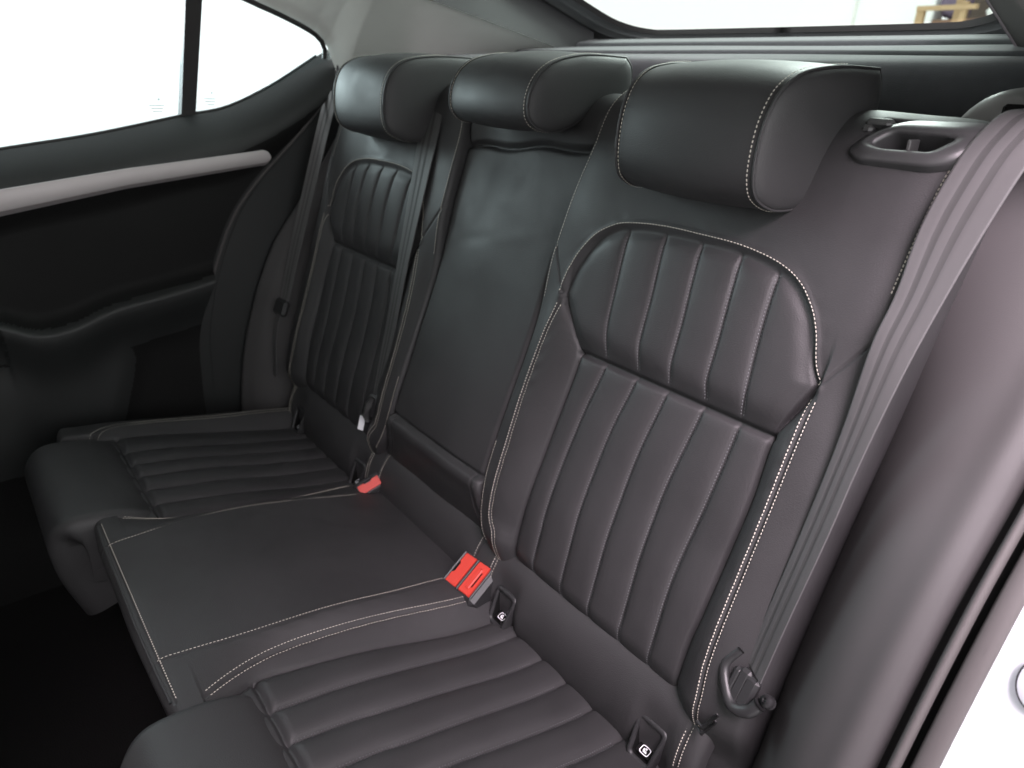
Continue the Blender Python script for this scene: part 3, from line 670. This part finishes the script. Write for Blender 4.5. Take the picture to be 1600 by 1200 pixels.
# ------------------------------------------------------------------ buckles
def buckle(org, nrm, al, twin, label):
    R_ = frame_rot(nrm, al)*(1 if twin else .80); root = thing('belt_buckle', label, 'buckle', tuple(org))
    W = .029 if not twin else .060
    def bx(name, c, s, b, m, par=None):
        v, f = box(c, s, b); o = mesh(name, place(v, org, R_), f, m, par or root, smooth=False); fix_normals(o); return o
    bx('housing', (0, 0, -.028), (W+.018, .078, .060), .008, 'plastic')
    cs = (-.0155, .0155) if twin else (0,)
    for i, cx in enumerate(cs):
        # red push button with a notched or ridged top, and the slot for the tongue beside it
        if i == 0:
            pts = [(-.0125, -.0285), (-.0125, -.012), (-.0085, -.0085), (-.0085, .0085), (-.0125, .012), (-.0125, .0285), (.0115, .0285), (.0115, -.0285)]
        else:
            pts = [(-.0115, -.0285), (-.0115, .0285), (.0125, .0285), (.0125, -.0285)]
        k = len(pts); a = np.array(pts); top = np.c_[a*.96, np.full(k, .0075)]; mid_ = np.c_[a, np.full(k, .0058)]; bot = np.c_[a, np.full(k, -.004)]
        V = np.vstack([bot, mid_, top])+[cx, 0, 0]; F = [tuple(range(2*k, 3*k))]+[(r*k+j, r*k+(j+1) % k, (r+1)*k+(j+1) % k, (r+1)*k+j) for r in (0, 1) for j in range(k)]
        b = mesh('push_button', place(V, org, R_), F, 'red', root, smooth=False); fix_normals(b)
        if i == 1: bx('button_ridge', (cx+.0015, 0, .0082), (.0085, .038, .003), .0012, 'red', b); bx('tongue_slot', (cx+.0078, 0, .0078), (.002, .028, .0012), .0003, 'recess_shade')
        else: bx('tongue_slot', (cx-.0135, 0, .0035), (.004, .036, .006), .001, 'recess_shade')
    if twin: bx('divider', (0, 0, .004), (.004, .060, .007), .001, 'plastic')
    bx('cheek', (-W/2-.001, 0, .0035), (.004, .060, .010), .0015, 'plastic')
    bx('cheek', (W/2+.001, 0, .0015), (.003, .060, .006), .0012, 'plastic')
    return root
buckle((.179, -.020, .056), (.05, -.50, .86), (1, .06, .10), True, 'twin red push buttons in a black buckle at the near end of the centre seat')
buckle((-.165, -.018, .050), (.62, -.42, .62), (.72, .12, -.64), False, 'single red belt buckle at the far end of the centre seat')

# ------------------------------------------------------------------ belt guide bezel on the near shoulder
def guide():
    root = thing('belt_guide', 'dark plastic release bezel with an open well on top of the near backrest', 'bezel', (.59, .25, .78))
    def tp(x, y): return np.array([x, y, .763+.9018*(y-.226)])
    out = np.array([(.532, .215), (.548, .2062), (.621, .207), (.641, .2135), (.672, .244), (.650, .251), (.575, .2485), (.547, .2350)]); inn = np.array([(.553, .2210), (.570, .2175), (.615, .2185), (.631, .2335), (.620, .2365), (.568, .2360)])
    def loop(q, r, dz, grow=1.0):
        q = np.asarray(q, float); c = q.mean(0); q = c+(q-c)*grow; pts = []; m_ = len(q)
        for i in range(m_):
            a, b, cc = q[i-1], q[i], q[(i+1) % m_]; u = (a-b)/np.linalg.norm(a-b); v = (cc-b)/np.linalg.norm(cc-b); rr = min(r, np.linalg.norm(a-b)*.45, np.linalg.norm(cc-b)*.45)
            for k in np.linspace(0, 1, 7): pts.append((1-k)**2*(b+u*rr)+2*k*(1-k)*b+k*k*(b+v*rr))
        pts = np.array(pts); cl = np.vstack([pts, pts[:1]]); sl = np.r_[0, np.cumsum(np.linalg.norm(np.diff(cl, axis=0), axis=1))]; uu = np.linspace(0, sl[-1], 64, endpoint=False); pts = np.stack([np.interp(uu, sl, cl[:, j]) for j in range(2)], 1)
        i0 = int(np.argmin(np.abs(np.arctan2(pts[:, 1]-pts[:, 1].mean(), pts[:, 0]-pts[:, 0].mean())+2.6))); pts = np.roll(pts, -i0, 0)
        return np.array([tp(*p)+np.array([0, -.67, .742])*(dz-.0005) for p in pts])
    L = [loop(out, .016, -.05, 1.02), loop(out, .016, -.004, 1.0), loop(out, .015, .001, .975), loop(inn, .010, .0025, 1.28), loop(inn, .006, .0015, 1.04), loop(inn, .006, -.003, .98), loop(inn, .006, -.045, .9)]
    P = np.array(L); k = P.shape[1]; F = [tuple(f) for f in gridfaces(len(L), k, False, False, True)]
    o = mesh('bezel_frame', P.reshape(-1, 3), F, 'bezelgrey', root); fix_normals(o)
    mesh('well_floor', L[-1], [tuple(range(k))], 'recess_shade', root, smooth=False)
    boxes('release_lever', [((.592, .232, .757), (.004, .022, .018), .001)], 'plastic_grey', root)
    boxes('latch_cap', [((.548, .247, .778), (.028, .018, .010), .004), ((.540, .240, .772), (.012, .014, .009), .003)], 'plastic_grey', root)
guide()

# ------------------------------------------------------------------ car body around the seat
SEAL = softlin([(-.6, -.14), (-.1, -.155), (.15, -.15), (.27, -.128), (.363, -.096), (.472, -.045), (.548, .013), (.62, .09), (.70, .175), (.777, .236), (.84, .252), (.9, .235), (1.0, .15)])
SEALN = softlin([(-.6, -.075), (-.3, -.075), (-.1, -.068), (.1, -.044), (.264, .005), (.397, .066), (.49, .137), (.6, .222), (.7, .290), (.8, .34), (.9, .37), (1.0, .38)])
def side_pad(s, label):
    z = np.linspace(-.34, .765 if s > 0 else .79, 140); k = 46; u = np.linspace(0, 1, k)
    yb = np.interp(z, _prof[:_i0+60, 1], _prof[:_i0+60, 0])
    I = np.stack([np.full_like(z, .652), yb+.075, z], 1); O = np.stack([np.full_like(z, .797), SEALN(z)+.002, z], 1)
    P = I[None]*(1-u)[:, None, None]+O[None]*u[:, None, None]
    ue = (1-u)**2.3; P[..., 1] = I[None, :, 1]*ue[:, None]+O[None, :, 1]*(1-ue)[:, None]
    P[..., 1] -= (.012*np.sin(u*math.pi)+.007*np.exp(-((u-.84)/.11)**2))[:, None]+0*z[None]
    edge = np.clip((u-.93)/.07, 0, 1); P[..., 1] += (.016*edge**2)[:, None]
    P[..., 0] *= s
    o = grid('side_bolster', P, 'softvinyl', None, flip=(s < 0)); put(o, None, label, 'side bolster', 'side bolsters'); return o
side_pad(1, 'smooth dark vinyl side bolster between near belt and door seal'); side_pad(-1, 'dark side bolster between far backrest and far door')
# door seal, near side: two rubber lobes, cloth covered, following the opening
def seal(s, label):
    root = thing('door_seal', label, 'door seal', (s*.80, 0, 0)); z = np.linspace(-.5, .72, 160); y = SEALN(z) if s > 0 else SEAL(z)+.02
    tz = np.gradient(z); ty = np.gradient(y); L = np.hypot(tz, ty); nx_ = np.stack([-tz/L, ty/L], 1)     # forward normal in (y,z)
    def strip(name, prof, m):
        P = np.zeros((len(prof), len(z), 3))
        for i, (dx, df) in enumerate(prof): P[i] = np.stack([np.full_like(z, s*(.80+dx)), y+nx_[:, 0]*df, z+nx_[:, 1]*df], 1)
        o = grid(name, P, m, root); fix_normals(o)
    a = np.linspace(math.pi, 0, 12)
    strip('inner_lobe', [(.0090+.0050*math.cos(t), .002+.008*math.sin(t)) for t in a], 'sealcloth')
    strip('gap_shade', [(-.006, -.012), (.002, -.014), (.016, -.014), (.030, -.012)], 'recess_shade')  # near-black strip: shade between the lobes put into its colour
    if s < 0:
        zz = np.linspace(-.36, .80, 90); u_ = np.linspace(0, 1, 8)[:, None, None]; A_ = np.stack([np.full(90, -.795), SEALN(zz)+.006, zz], 1); B_ = np.stack([np.full(90, -.80), SEAL(zz)-.05, zz], 1)
        grid('jamb_cover', A_[None]*(1-u_)+B_[None]*u_, 'doorsoft', root)
    strip('outer_lobe', [(.029+.0095*math.cos(t), -.002+.010*math.sin(t)**.5) for t in a], 'sealcloth')
    return root
seal(1, 'grey ribbed door seal beside the white jamb at lower right'); seal(-1, 'thin seal along the rear edge of the far door opening')
def jamb():
    root = thing('door_jamb', 'white painted door jamb at the lower right corner', 'door jamb', (.9, 0, -.2)); z = np.linspace(-.5, .95, 120); y = SEALN(z)
    pr = [(.0385, .002), (.0395, -.008), (.041, -.016), (.046, -.021), (.054, -.0225), (.09, -.024), (.13, -.026), (.15, -.030), (.158, -.042), (.16, -.07)]
    tz = np.gradient(z); ty = np.gradient(y); L = np.hypot(tz, ty); n = np.stack([-tz/L, ty/L], 1); P = np.zeros((len(pr), 120, 3))
    for i, (dx, df) in enumerate(pr): P[i] = np.stack([np.full_like(z, .80+dx), y+n[:, 0]*df, z+n[:, 1]*df], 1)
    o = grid('painted_jamb', P, 'paint', root); fix_normals(o)
    zc = .366; yc = float(SEALN(zc)); nv = np.array([0, -.9, .43]); c = np.array([.8745, yc+.0175, zc]); R_ = frame_rot(nv, (1, 0, 0))
    th = np.linspace(0, 2*math.pi, 40, endpoint=False); lp = [(r, h) for r, h in ((.024, .0), (.0238, .004), (.021, .0065), (.012, .0075), (.002, .008))]
    V = np.vstack([np.c_[np.cos(th)*r*.8, np.sin(th)*r, np.full(40, h)] for r, h in lp]); F = [tuple(f) for f in gridfaces(len(lp), 40, False, False, True)]+[tuple(range(160, 200))]
    o = mesh('blanking_plug', place(V, c, R_), F, 'paint', root); fix_normals(o)
    tube('plug_gasket', place(np.c_[np.cos(th)*.0196, np.sin(th)*.0245, np.full(40, .0015)], c, R_), .0011, 'rubber', o, 6, closed=True)
jamb()

# ------------------------------------------------------------------ far door
SILL = softlin([(-1.4, .52), (-.9, .58), (-.446, .645), (-.28, .669), (-.10, .704), (-.01, .720), (.09, .762), (.17, .806), (.225, .838), (.28, .865)])
FD = -.745
def far_door():
    root = thing('far_rear_door', 'dark far door panel with a silver strip below its bright window', 'car door', (-.78, -.2, 0))
    nu, nv = 360, 380; u = np.linspace(0, 1, nu); v = np.linspace(0, 1, nv); Uu, Vv = np.meshgrid(u, v, indexing='ij')
    z = -.36+Vv*1.06
    for _ in range(6):
        ye = SEAL(z)-.006; y = -1.25+Uu*(ye+1.25); zs = SILL(y); z = -.36+Vv*(zs+.36)
    d = SILL(y)-z                                                     # distance below the window edge
    shoulder = .058*np.sin(np.clip(d/.085, 0, 1)*math.pi/2)**.9       # rounded top rail
    under = -.030*sm(d, .085, .155)
    arm = softlin([(-1.3, .36), (-.6, .34), (-.523, .318), (-.465, .290), (-.40, .292), (-.318, .318), (-.2, .335), (-.068, .356), (.1, .37)])(y)
    k = z-arm
    armb = .046*np.exp(-(np.clip(-k, 0, 1)/.075)**2)*(k < 0)+.046*np.exp(-(np.clip(k, 0, 1)/.018)**2)*(k >= 0)
    armb *= sm(y, .04, -.06)
    pock = np.exp(-((z-.10)/.14)**4)*sm(y, -.28+.35*(z-.1), -.36+.35*(z-.1)); low = .012*pock
    h = shoulder+under+armb+low
    X = FD-.035+h
    lab_z = d; P = np.stack([X, y, z], -1)
    dc = (d[:-1, :-1]+d[1:, 1:])/2; kc = (k[:-1, :-1]+k[1:, 1:])/2; pc = (pock[:-1, :-1]+pock[1:, 1:])/2
    lab = np.where(dc < .09, 0, np.where(kc > .012, 1, np.where(kc > -.10, 2, np.where(pc > .5, 4, 3))))
    grid_split(P, lab, {0: ('window_rail', 'doorsoft'), 1: ('door_insert', 'doorcloth'), 2: ('armrest', 'doorsoft'), 3: ('lower_panel', 'doorcloth'), 4: ('map_pocket', 'doorsoft')}, root, flip=True)
    # silver strip
    yt = np.r_[np.linspace(-1.15, .035, 100), np.linspace(.036, .058, 40)]; top = lin(yt, [(-1.2, .49), (-.464, .580), (-.241, .6075), (.055, .6345)]); bot = lin(yt, [(-1.2, .42), (-.473, .528), (-.247, .565), (.037, .5975)])
    e = np.clip((.058-yt)/.018, 0, 1); mid_ = (top+bot)/2; f = np.sqrt(np.maximum(1-(1-e)**2, 0)); top = mid_+(top-mid_)*f; bot = mid_+(bot-mid_)*f
    prof = [(0, -.014), (0, .0060), (.02, .0066), (.4, .0062), (.74, .0058), (.77, .0050), (.80, .0010), (.95, -.003), (1, -.014)]
    P = np.stack([np.stack([FD+.021+dx+0*yt, yt, top+(bot-top)*w_], 1) for w_, dx in prof], 0)
    o = grid('silver_strip', P, 'alu', root); fix_normals(o)
    # window: two panes and the division bar
    PANES = []
    def pane(nm, pts, m):
        p = np.array(pts); V = np.vstack([p, p-[.004, 0, 0]]); n = len(p)
        o = mesh(nm, V, [tuple(range(n)), tuple(range(2*n-1, n-1, -1))]+[(i, (i+1) % n, n+(i+1) % n, n+i) for i in range(n)], m, root, smooth=False); fix_normals(o); PANES.append(o)
    TOPW = lambda y: lin(y, [(-1.4, .99), (-.6, 1.0), (-.2, .975), (.028, .932), (.108, .908), (.194, .876), (.235, .845), (.25, .83)])
    gx = lambda z: FD-.05+(z-.7)*.30
    ya = np.linspace(-1.2, -.095, 24); pane('window_pane', [(gx(SILL(q)-.03), q, SILL(q)-.03) for q in ya]+[(gx(TOPW(q)+.02), q, TOPW(q)+.02) for q in ya[::-1]], 'glass')
    yb = np.linspace(-.075, .25, 24); pane('quarter_pane', [(gx(SILL(q)-.03), q, SILL(q)-.03) for q in yb]+[(gx(max(TOPW(q)+.02, SILL(q))), q, max(TOPW(q)+.02, SILL(q))) for q in yb[::-1]], 'glass')
    V, F = [], []
    q = [(-.1075, .69), (-.078, .69), (-.046, .96), (-.078, .96)]
    a = [(gx(z_)+.014, y_, z_) for y_, z_ in q]; b = [(gx(z_)-.012, y_, z_) for y_, z_ in q]
    o = mesh('division_bar', a+b, [(0, 1, 2, 3), (7, 6, 5, 4), (0, 4, 5, 1), (1, 5, 6, 2), (2, 6, 7, 3), (3, 7, 4, 0)], 'rubber', root, smooth=False); fix_normals(o)
    # etched maker's marks low in each pane
    for y0, z0, wd in ((-.150, .716, .030), (-.040, .730, .026)):
        bl = [((gx(z0)+.0008, y0+.006, z0+.020), (.0006, .0035, .0035), .0002)]
        for r_ in range(3): bl.append(((gx(z0)+.0008, y0, z0+.008-.006*r_), (.0006, wd*(1-.2*r_), .0016), .0002))
        boxes('glass_mark', bl, M['mark'], PANES[0 if y0 < -.1 else 1])
    # rubber round the window's rear corner
    c = [(-.5, 1.003), (-.2, .976), (.0, .942), (.060, .925), (.108, .910), (.165, .889), (.195, .874), (.212, .858), (.217, .842), (.216, .828)]
    tube('window_rubber', spline([(gx(z_)+.016, y_, z_) for y_, z_ in c], 40), .0055, 'rubber', root, 8)
    tube('sill_rubber', [(FD-.037, q_, float(SILL(q_))+.001) for q_ in np.linspace(-1.2, .215, 60)], .0035, 'rubber', root, 6)
    tube('edge_trim', [(FD+.012, float(SEAL(q_))-.004, q_) for q_ in np.linspace(.30, .83, 60)], .003, 'sealcloth', root, 6)
M['mark'] = mat('etched_mark', (.80, .86, .85), .6, .3, grain=.02)
far_door()

# ------------------------------------------------------------------ pillars, roof, shelf, tailgate
TOPY = lambda y: lin(y, [(-1.6, .93), (-.9, 1.0), (-.6, 1.005), (-.2, .978), (.028, .936), (.108, .912), (.194, .880), (.225, .855), (.245, .80), (.26, .76), (.5, .76), (1.1, .80)])
def bline(y):      # inner edge of the pillar trim along the tailgate opening
    return lin(y, [(-1.6, .50), (-.2, .52), (.3, .535), (.5, .518), (.7, .503), (.9, .487)]), lin(y, [(-1.6, 1.13), (-.6, 1.12), (-.2, 1.075), (.1, 1.01), (.3, .9665), (.5, .9235), (.7, .8785), (.9, .834)])
def pillar(s, label, m):
    y = np.unique(np.r_[np.linspace(-1.5, .19, 60), np.linspace(.19, .27, 30), np.linspace(.27, .80, 60)]); k = 30; u = np.linspace(0, 1, k)
    A = np.stack([np.interp(y, [-1.5, .1, .22, .28, .5, .9], [-.68, -.725, -.742, -.742, -.72, -.66]), y, TOPY(y)], 1); bx_, bz = bline(y); B = np.stack([-bx_, y, bz], 1)
    P = A[None]*(1-u)[:, None, None]+B[None]*u[:, None, None]
    bul = .030*np.sin(u*math.pi)[:, None]*np.interp(y, [-1.5, 0, .3, .8], [1, .8, .6, .3])[None]
    P[..., 2] += bul*.6; P[..., 0] -= bul*.5
    # rolled inner edge
    P[..., 0] *= -s
    o = grid('pillar_trim', P, m, None, flip=(s > 0)); put(o, None, label, 'pillar trim', 'rear pillar trims'); return o
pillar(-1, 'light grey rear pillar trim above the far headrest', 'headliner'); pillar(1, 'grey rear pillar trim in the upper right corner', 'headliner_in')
def roof():
    y = np.linspace(-2.3, .28, 50); bx_, bz = bline(np.maximum(y, -1.5)); k = 25; u = np.linspace(-1, 1, k)
    P = np.stack([np.stack([uu*(bx_+.01), y, bz+.05*(1-uu*uu)+.004], 1) for uu in u], 0); Q = P+[0, 0, .03]
    o = grid('roof_lining', P, 'headliner'); put(o, kind='structure'); o2 = grid('roof', Q, 'body'); put(o2, kind='structure')
roof()
def shelf():
    root = thing('parcel_shelf', 'dark felt parcel shelf behind the headrests', 'parcel shelf', (0, .6, .8))
    pr = spline([(.50, .70), (.452, .74), (.432, .79), (.430, .822), (.438, .838), (.456, .8465), (.50, .850), (.60, .8560), (.640, .8585)], 50)
    x = np.linspace(-.74, .74, 160)
    def ext(nm, prof, m, hw=.74, nz=0):
        P = np.stack([np.stack([np.full(len(prof), xx), prof[:, 0], prof[:, 1]+nz*np.sin(xx*9+prof[:, 0]*20)*.0006], 1) for xx in np.linspace(-hw, hw, 120)], 0)
        o = grid(nm, P, m, root); fix_normals(o)
    ext('front_roll', pr, 'shelf', nz=1)
    ext('shelf_board', spline([(.640, .850), (.643, .862), (.652, .8665), (.70, .872), (.76, .8775), (.782, .8790)], 30), 'shelf', .60, nz=1)
    ext('rear_ridge', spline([(.782, .870), (.785, .884), (.795, .8895), (.815, .893), (.835, .897), (.845, .893)], 20), 'shelf', .58)
shelf()
def tailgate():
    root = thing('tailgate', 'rear window with dark tailgate trim behind the headrests', 'tailgate', (0, .9, .9))
    # glass plane: from the lower edge up and forward
    def gp(x, v): return np.array([x, .905-.60*v, .9195+.235*v+.012*(1-(x/.5)**2)*0])
    # opening outline (x, v)
    half = [(.0, .0), (.30, .002), (.36, .012), (.405, .045), (.435, .10), (.452, .2), (.47, .4), (.485, .6), (.49, .9), (.47, .96), (.0, .98)]
    R_ = spline(half[:10], 60); out = np.vstack([R_, (R_*[-1, 1])[::-1]])
    vv = np.linspace(0, .95, 60); hw = np.interp(vv, R_[:, 1], R_[:, 0]); hw = np.maximum(hw, .30)
    G = np.stack([np.stack([gp(u_*h_, v_) for u_ in np.linspace(-1, 1, 9)]) for v_, h_ in zip(vv, hw)])
    k9 = G.reshape(-1, 3); F1 = gridfaces(60, 9); V2 = np.vstack([k9, k9+[0, .002, .004]]); mesh('rear_window', V2, np.vstack([F1, F1[:, ::-1]+len(k9)]), 'rearglass', root)
    # trim frame in two bands round the glass
    def band(nm, g0, d0, g1, d1, m, split=1, bulge=0):
        L = []
        for f in np.linspace(0, 1, 7):
            gr = g0+(g1-g0)*f; q = out.copy(); q[:, 0] = np.sign(q[:, 0])*(np.abs(q[:, 0])+gr*np.clip(q[:, 1]/.06, 0, 1)**.5*1.0); q[:, 1] = q[:, 1]-gr*.45*np.clip(1-q[:, 1]/.10, 0, 1)
            L.append([gp(*p)+np.array([0, -.15, -.98])*(d0+(d1-d0)*f+bulge*math.sin(f*math.pi)) for p in q])
        P = np.array(L); k = P.shape[1]; o = mesh(nm, P.reshape(-1, 3), [tuple(f) for f in gridfaces(len(L), k, False, False, True)], m, root); fix_normals(o)
    band('glass_rubber', -.006, .000, .004, .010, 'rubber')
    band('inner_trim', .004, .008, .040, .016, 'hatch')
    band('outer_trim', .030, .0175, .072, .024, 'hatch')
    band('side_return', .055, .0255, .12, .045, 'plastic')
    yy = np.linspace(-.1, .84, 50); v_ = (.905-yy)/.6; hw_ = np.interp(v_, R_[:, 1], R_[:, 0]); bx_, bz_ = bline(yy)
    for s_ in (-1, 1):
        A_ = np.stack([s_*(bx_-.003), yy, bz_-.0012], 1); B_ = np.stack([s_*(hw_+.060), yy+.004, .9195+.235*v_-.026], 1); u_ = np.linspace(0, 1, 8)[:, None, None]
        grid('side_channel', A_[None]*(1-u_)+B_[None]*u_+np.array([0, 0, .012])*np.sin(u_*math.pi), 'plastic', root)
tailgate()
def bracket():
    root = thing('shelf_bracket', 'rounded grey plastic shelf support behind the near belt', 'bracket', (.66, .40, .78))
    xs = np.linspace(0, 1, 30)
    pr = spline([(.42, .755), (.352, .768), (.345, .785), (.352, .803), (.372, .812), (.43, .816), (.50, .818)], 30)
    P = []
    for u in np.linspace(0, 1, 40):
        x = .580+u*.20; e = np.clip(u/.22, 0, 1); q = pr.copy(); q[:, 1] = .755+(q[:, 1]-.755)*(.25+.75*math.sqrt(max(0, 1-(1-e)**2)))+.018*u; q[:, 0] -= .0*u; P.append(np.c_[np.full(30, x), q])
    o = grid('bracket_cover', np.array(P), 'plastic_grey', root); fix_normals(o); o.data.materials[0] = M['bracket']
    boxes('bracket_slot', [((.652, .345, .793), (.050, .012, .018), .003)], 'recess_shade', o)
M['bracket'] = mat('grey_bracket_plastic', (.16, .16, .155), .45, .5, grain=.1, gscale=1200, kind='noise')
bracket()
def boot_wall():
    # dark luggage-space sides and floor seen through the gaps
    V, F = box((0, .80, .30), (1.5, .9, .02), .002); o = mesh('boot_floor', V, F, 'carpet', smooth=False); put(o, kind='structure'); fix_normals(o)
    V, F = box((0, 1.30, .45), (1.6, .04, .86), .004); o = mesh('boot_end', V, F, 'carpet', smooth=False); put(o, kind='structure'); fix_normals(o)
    for s in (-1, 1):
        V, F = box((s*.78, .78, .40), (.03, 1.0, .78), .004); o = mesh('boot_side', V, F, 'carpet', smooth=False); put(o, kind='structure'); fix_normals(o)
    V, F = box((0, .40, .35), (1.34, .02, .80), .003); o = mesh('backrest_shell', V, F, 'carpet', smooth=False); put(o, kind='structure'); fix_normals(o)
boot_wall()
def cabin():
    V, F = box((0, -1.1, -.36), (1.64, 2.6, .04), .004); o = mesh('cabin_floor', V, F, 'carpet', smooth=False); put(o, kind='structure'); fix_normals(o)
    V, F = box((-.83, -.6, .10), (.03, 2.2, .90), .004); o = mesh('far_body_side', V, F, 'body', smooth=False); put(o, kind='structure'); fix_normals(o)
    V, F = box((.83, -1.5, .10), (.03, 1.5, .95), .004); o = mesh('near_front_body_side', V, F, 'body', smooth=False); put(o, kind='structure'); fix_normals(o)
    V, F = box((1.22, -.93, .20), (.80, .09, 1.05), .03, frame_rot((0, 0, 1), (1, -.22, 0))); o = mesh('open_near_door', V, F, 'doorsoft', smooth=False); put(o, kind='structure'); fix_normals(o)
    V, F = box((0, -2.35, .10), (1.6, .05, .95), .004); o = mesh('bulkhead', V, F, 'carpet', smooth=False); put(o, kind='structure'); fix_normals(o)
    for x, lb in ((-.38, 'dark front seat ahead of the far rear seat, out of view'), (.38, 'dark front seat ahead of the near rear seat, out of view')):
        root = thing('front_seat', lb, 'front seat', (x, -1.05, -.3), 'front seats')
        pr = spline([(-.92, -.3), (-.87, .0), (-.83, .3), (-.79, .55), (-.79, .68), (-.84, .72), (-.92, .68), (-.96, .5), (-.98, .2), (-1.02, -.3)], 60)
        P = [np.c_[np.full(60, x+.27*u), pr[:, 0].mean()+(pr[:, 0]-pr[:, 0].mean())*(1-.5*abs(u)**6), -.2+(pr[:, 1]+.2)*(1-.12*abs(u)**3)] for u in np.linspace(-1, 1, 30)]
        o = grid('seat_back', np.array(P), 'leather', root); fix_normals(o)
        v, f = box((x, -.86, .82), (.26, .10, .17), .04); o = mesh('head_pad', v, f, 'leather', root, smooth=False); fix_normals(o)
        v, f = box((x, -1.32, -.12), (.5, .5, .20), .05); o = mesh('seat_base', v, f, 'leather', root, smooth=False); fix_normals(o)
cabin()

# ------------------------------------------------------------------ what shows outside the rear window
V, F = box((0, 0, -.62), (60, 60, .1), 0); o = mesh('ground', V, F, 'concrete', smooth=False); put(o, kind='structure'); fix_normals(o)
V, F = box((-7.0, 6.3, 1.6), (10.1, .2, 5.0), .01); wall = mesh('white_wall', V, F, 'wallwhite', smooth=False); put(wall, None, 'white hall wall seen through the rear window', 'wall'); fix_normals(wall)
boxes('wall_joint', [((xx, 6.19, 1.6), (.02, .03, 5.0), .004) for xx in (-2.62, )], 'headliner', wall)
V, F = box((1.0, 6.9, 1.6), (5.9, .2, 5.0), .01); dw = mesh('dark_wall', V, F, 'darkcrate', smooth=False); put(dw, None, 'dark recess wall behind the timber at the top right', 'wall'); fix_normals(dw)
def outside():
    def bar(p, q, w_, d_):
        p, q = np.array(p), np.array(q); L_ = np.linalg.norm(q-p); v, f = box((0, 0, 0), (L_, d_, w_), .004); return v@frame_rot((0, -.05, 1) if abs((q-p)[2]) < L_*.8 else (1, 0, 0), q-p).T+(p+q)/2, f
    tr = thing('timber_rack', 'pale timber rack standing outside, seen at the top right', 'rack', (-1.7, 5.9, -.57))
    for nm, p, q, w_ in (('post', (-1.915, 5.9, -.57), (-1.915, 5.9, 1.375), .06), ('post', (-1.66, 5.95, -.57), (-1.66, 5.95, 1.50), .05), ('beam', (-1.93, 5.86, 1.355), (-1.50, 5.86, 1.42), .035), ('brace', (-1.655, 5.88, 1.20), (-1.53, 5.88, 1.41), .045), ('beam', (-1.93, 5.86, .4), (-1.45, 5.86, .4), .04)):
        v, f = bar(p, q, w_, .05); o = mesh(nm, v, f, 'wood', tr, smooth=False); fix_normals(o)
    def lump(nm, c, sz, m, lb, cat):
        u = np.linspace(0, math.pi, 14); t_ = np.linspace(0, 2*math.pi, 22, endpoint=False); U_, T_ = np.meshgrid(u, t_, indexing='ij')
        r = 1+.12*np.sin(3*T_+2*U_)+.08*np.sin(7*T_-4*U_)
        P = np.stack([c[0]+sz[0]*r*np.sign(np.cos(T_))*np.abs(np.sin(U_)*np.cos(T_))**.7, c[1]+sz[1]*r*np.sign(np.sin(T_))*np.abs(np.sin(U_)*np.sin(T_))**.7, c[2]+sz[2]*r*np.cos(U_)], -1)
        o = mesh(nm, P.reshape(-1, 3), gridfaces(14, 22, False, False, True), m); put(o, None, lb, cat); fix_normals(o)
    lump('tarpaulin_bundle', (-1.81, 6.3, 1.44), (.10, .12, .10), 'purple', 'purple bundle lying behind the timber rack', 'bundle')
    lump('white_sack', (-1.505, 6.2, 1.375), (.035, .05, .03), 'wallwhite', 'small white sack beside the timber rack', 'sack')
    v, f = box((-1.75, 6.35, .40), (.36, .4, 1.86), .01); o = mesh('cardboard_stack', v, f, 'card', smooth=False); put(o, None, 'brown cardboard stack under the purple bundle', 'boxes'); fix_normals(o)
M['card'] = mat('brown_card', (.20, .13, .09), .8, .2, grain=.3, gscale=60, kind='noise', tone=.05)
outside()
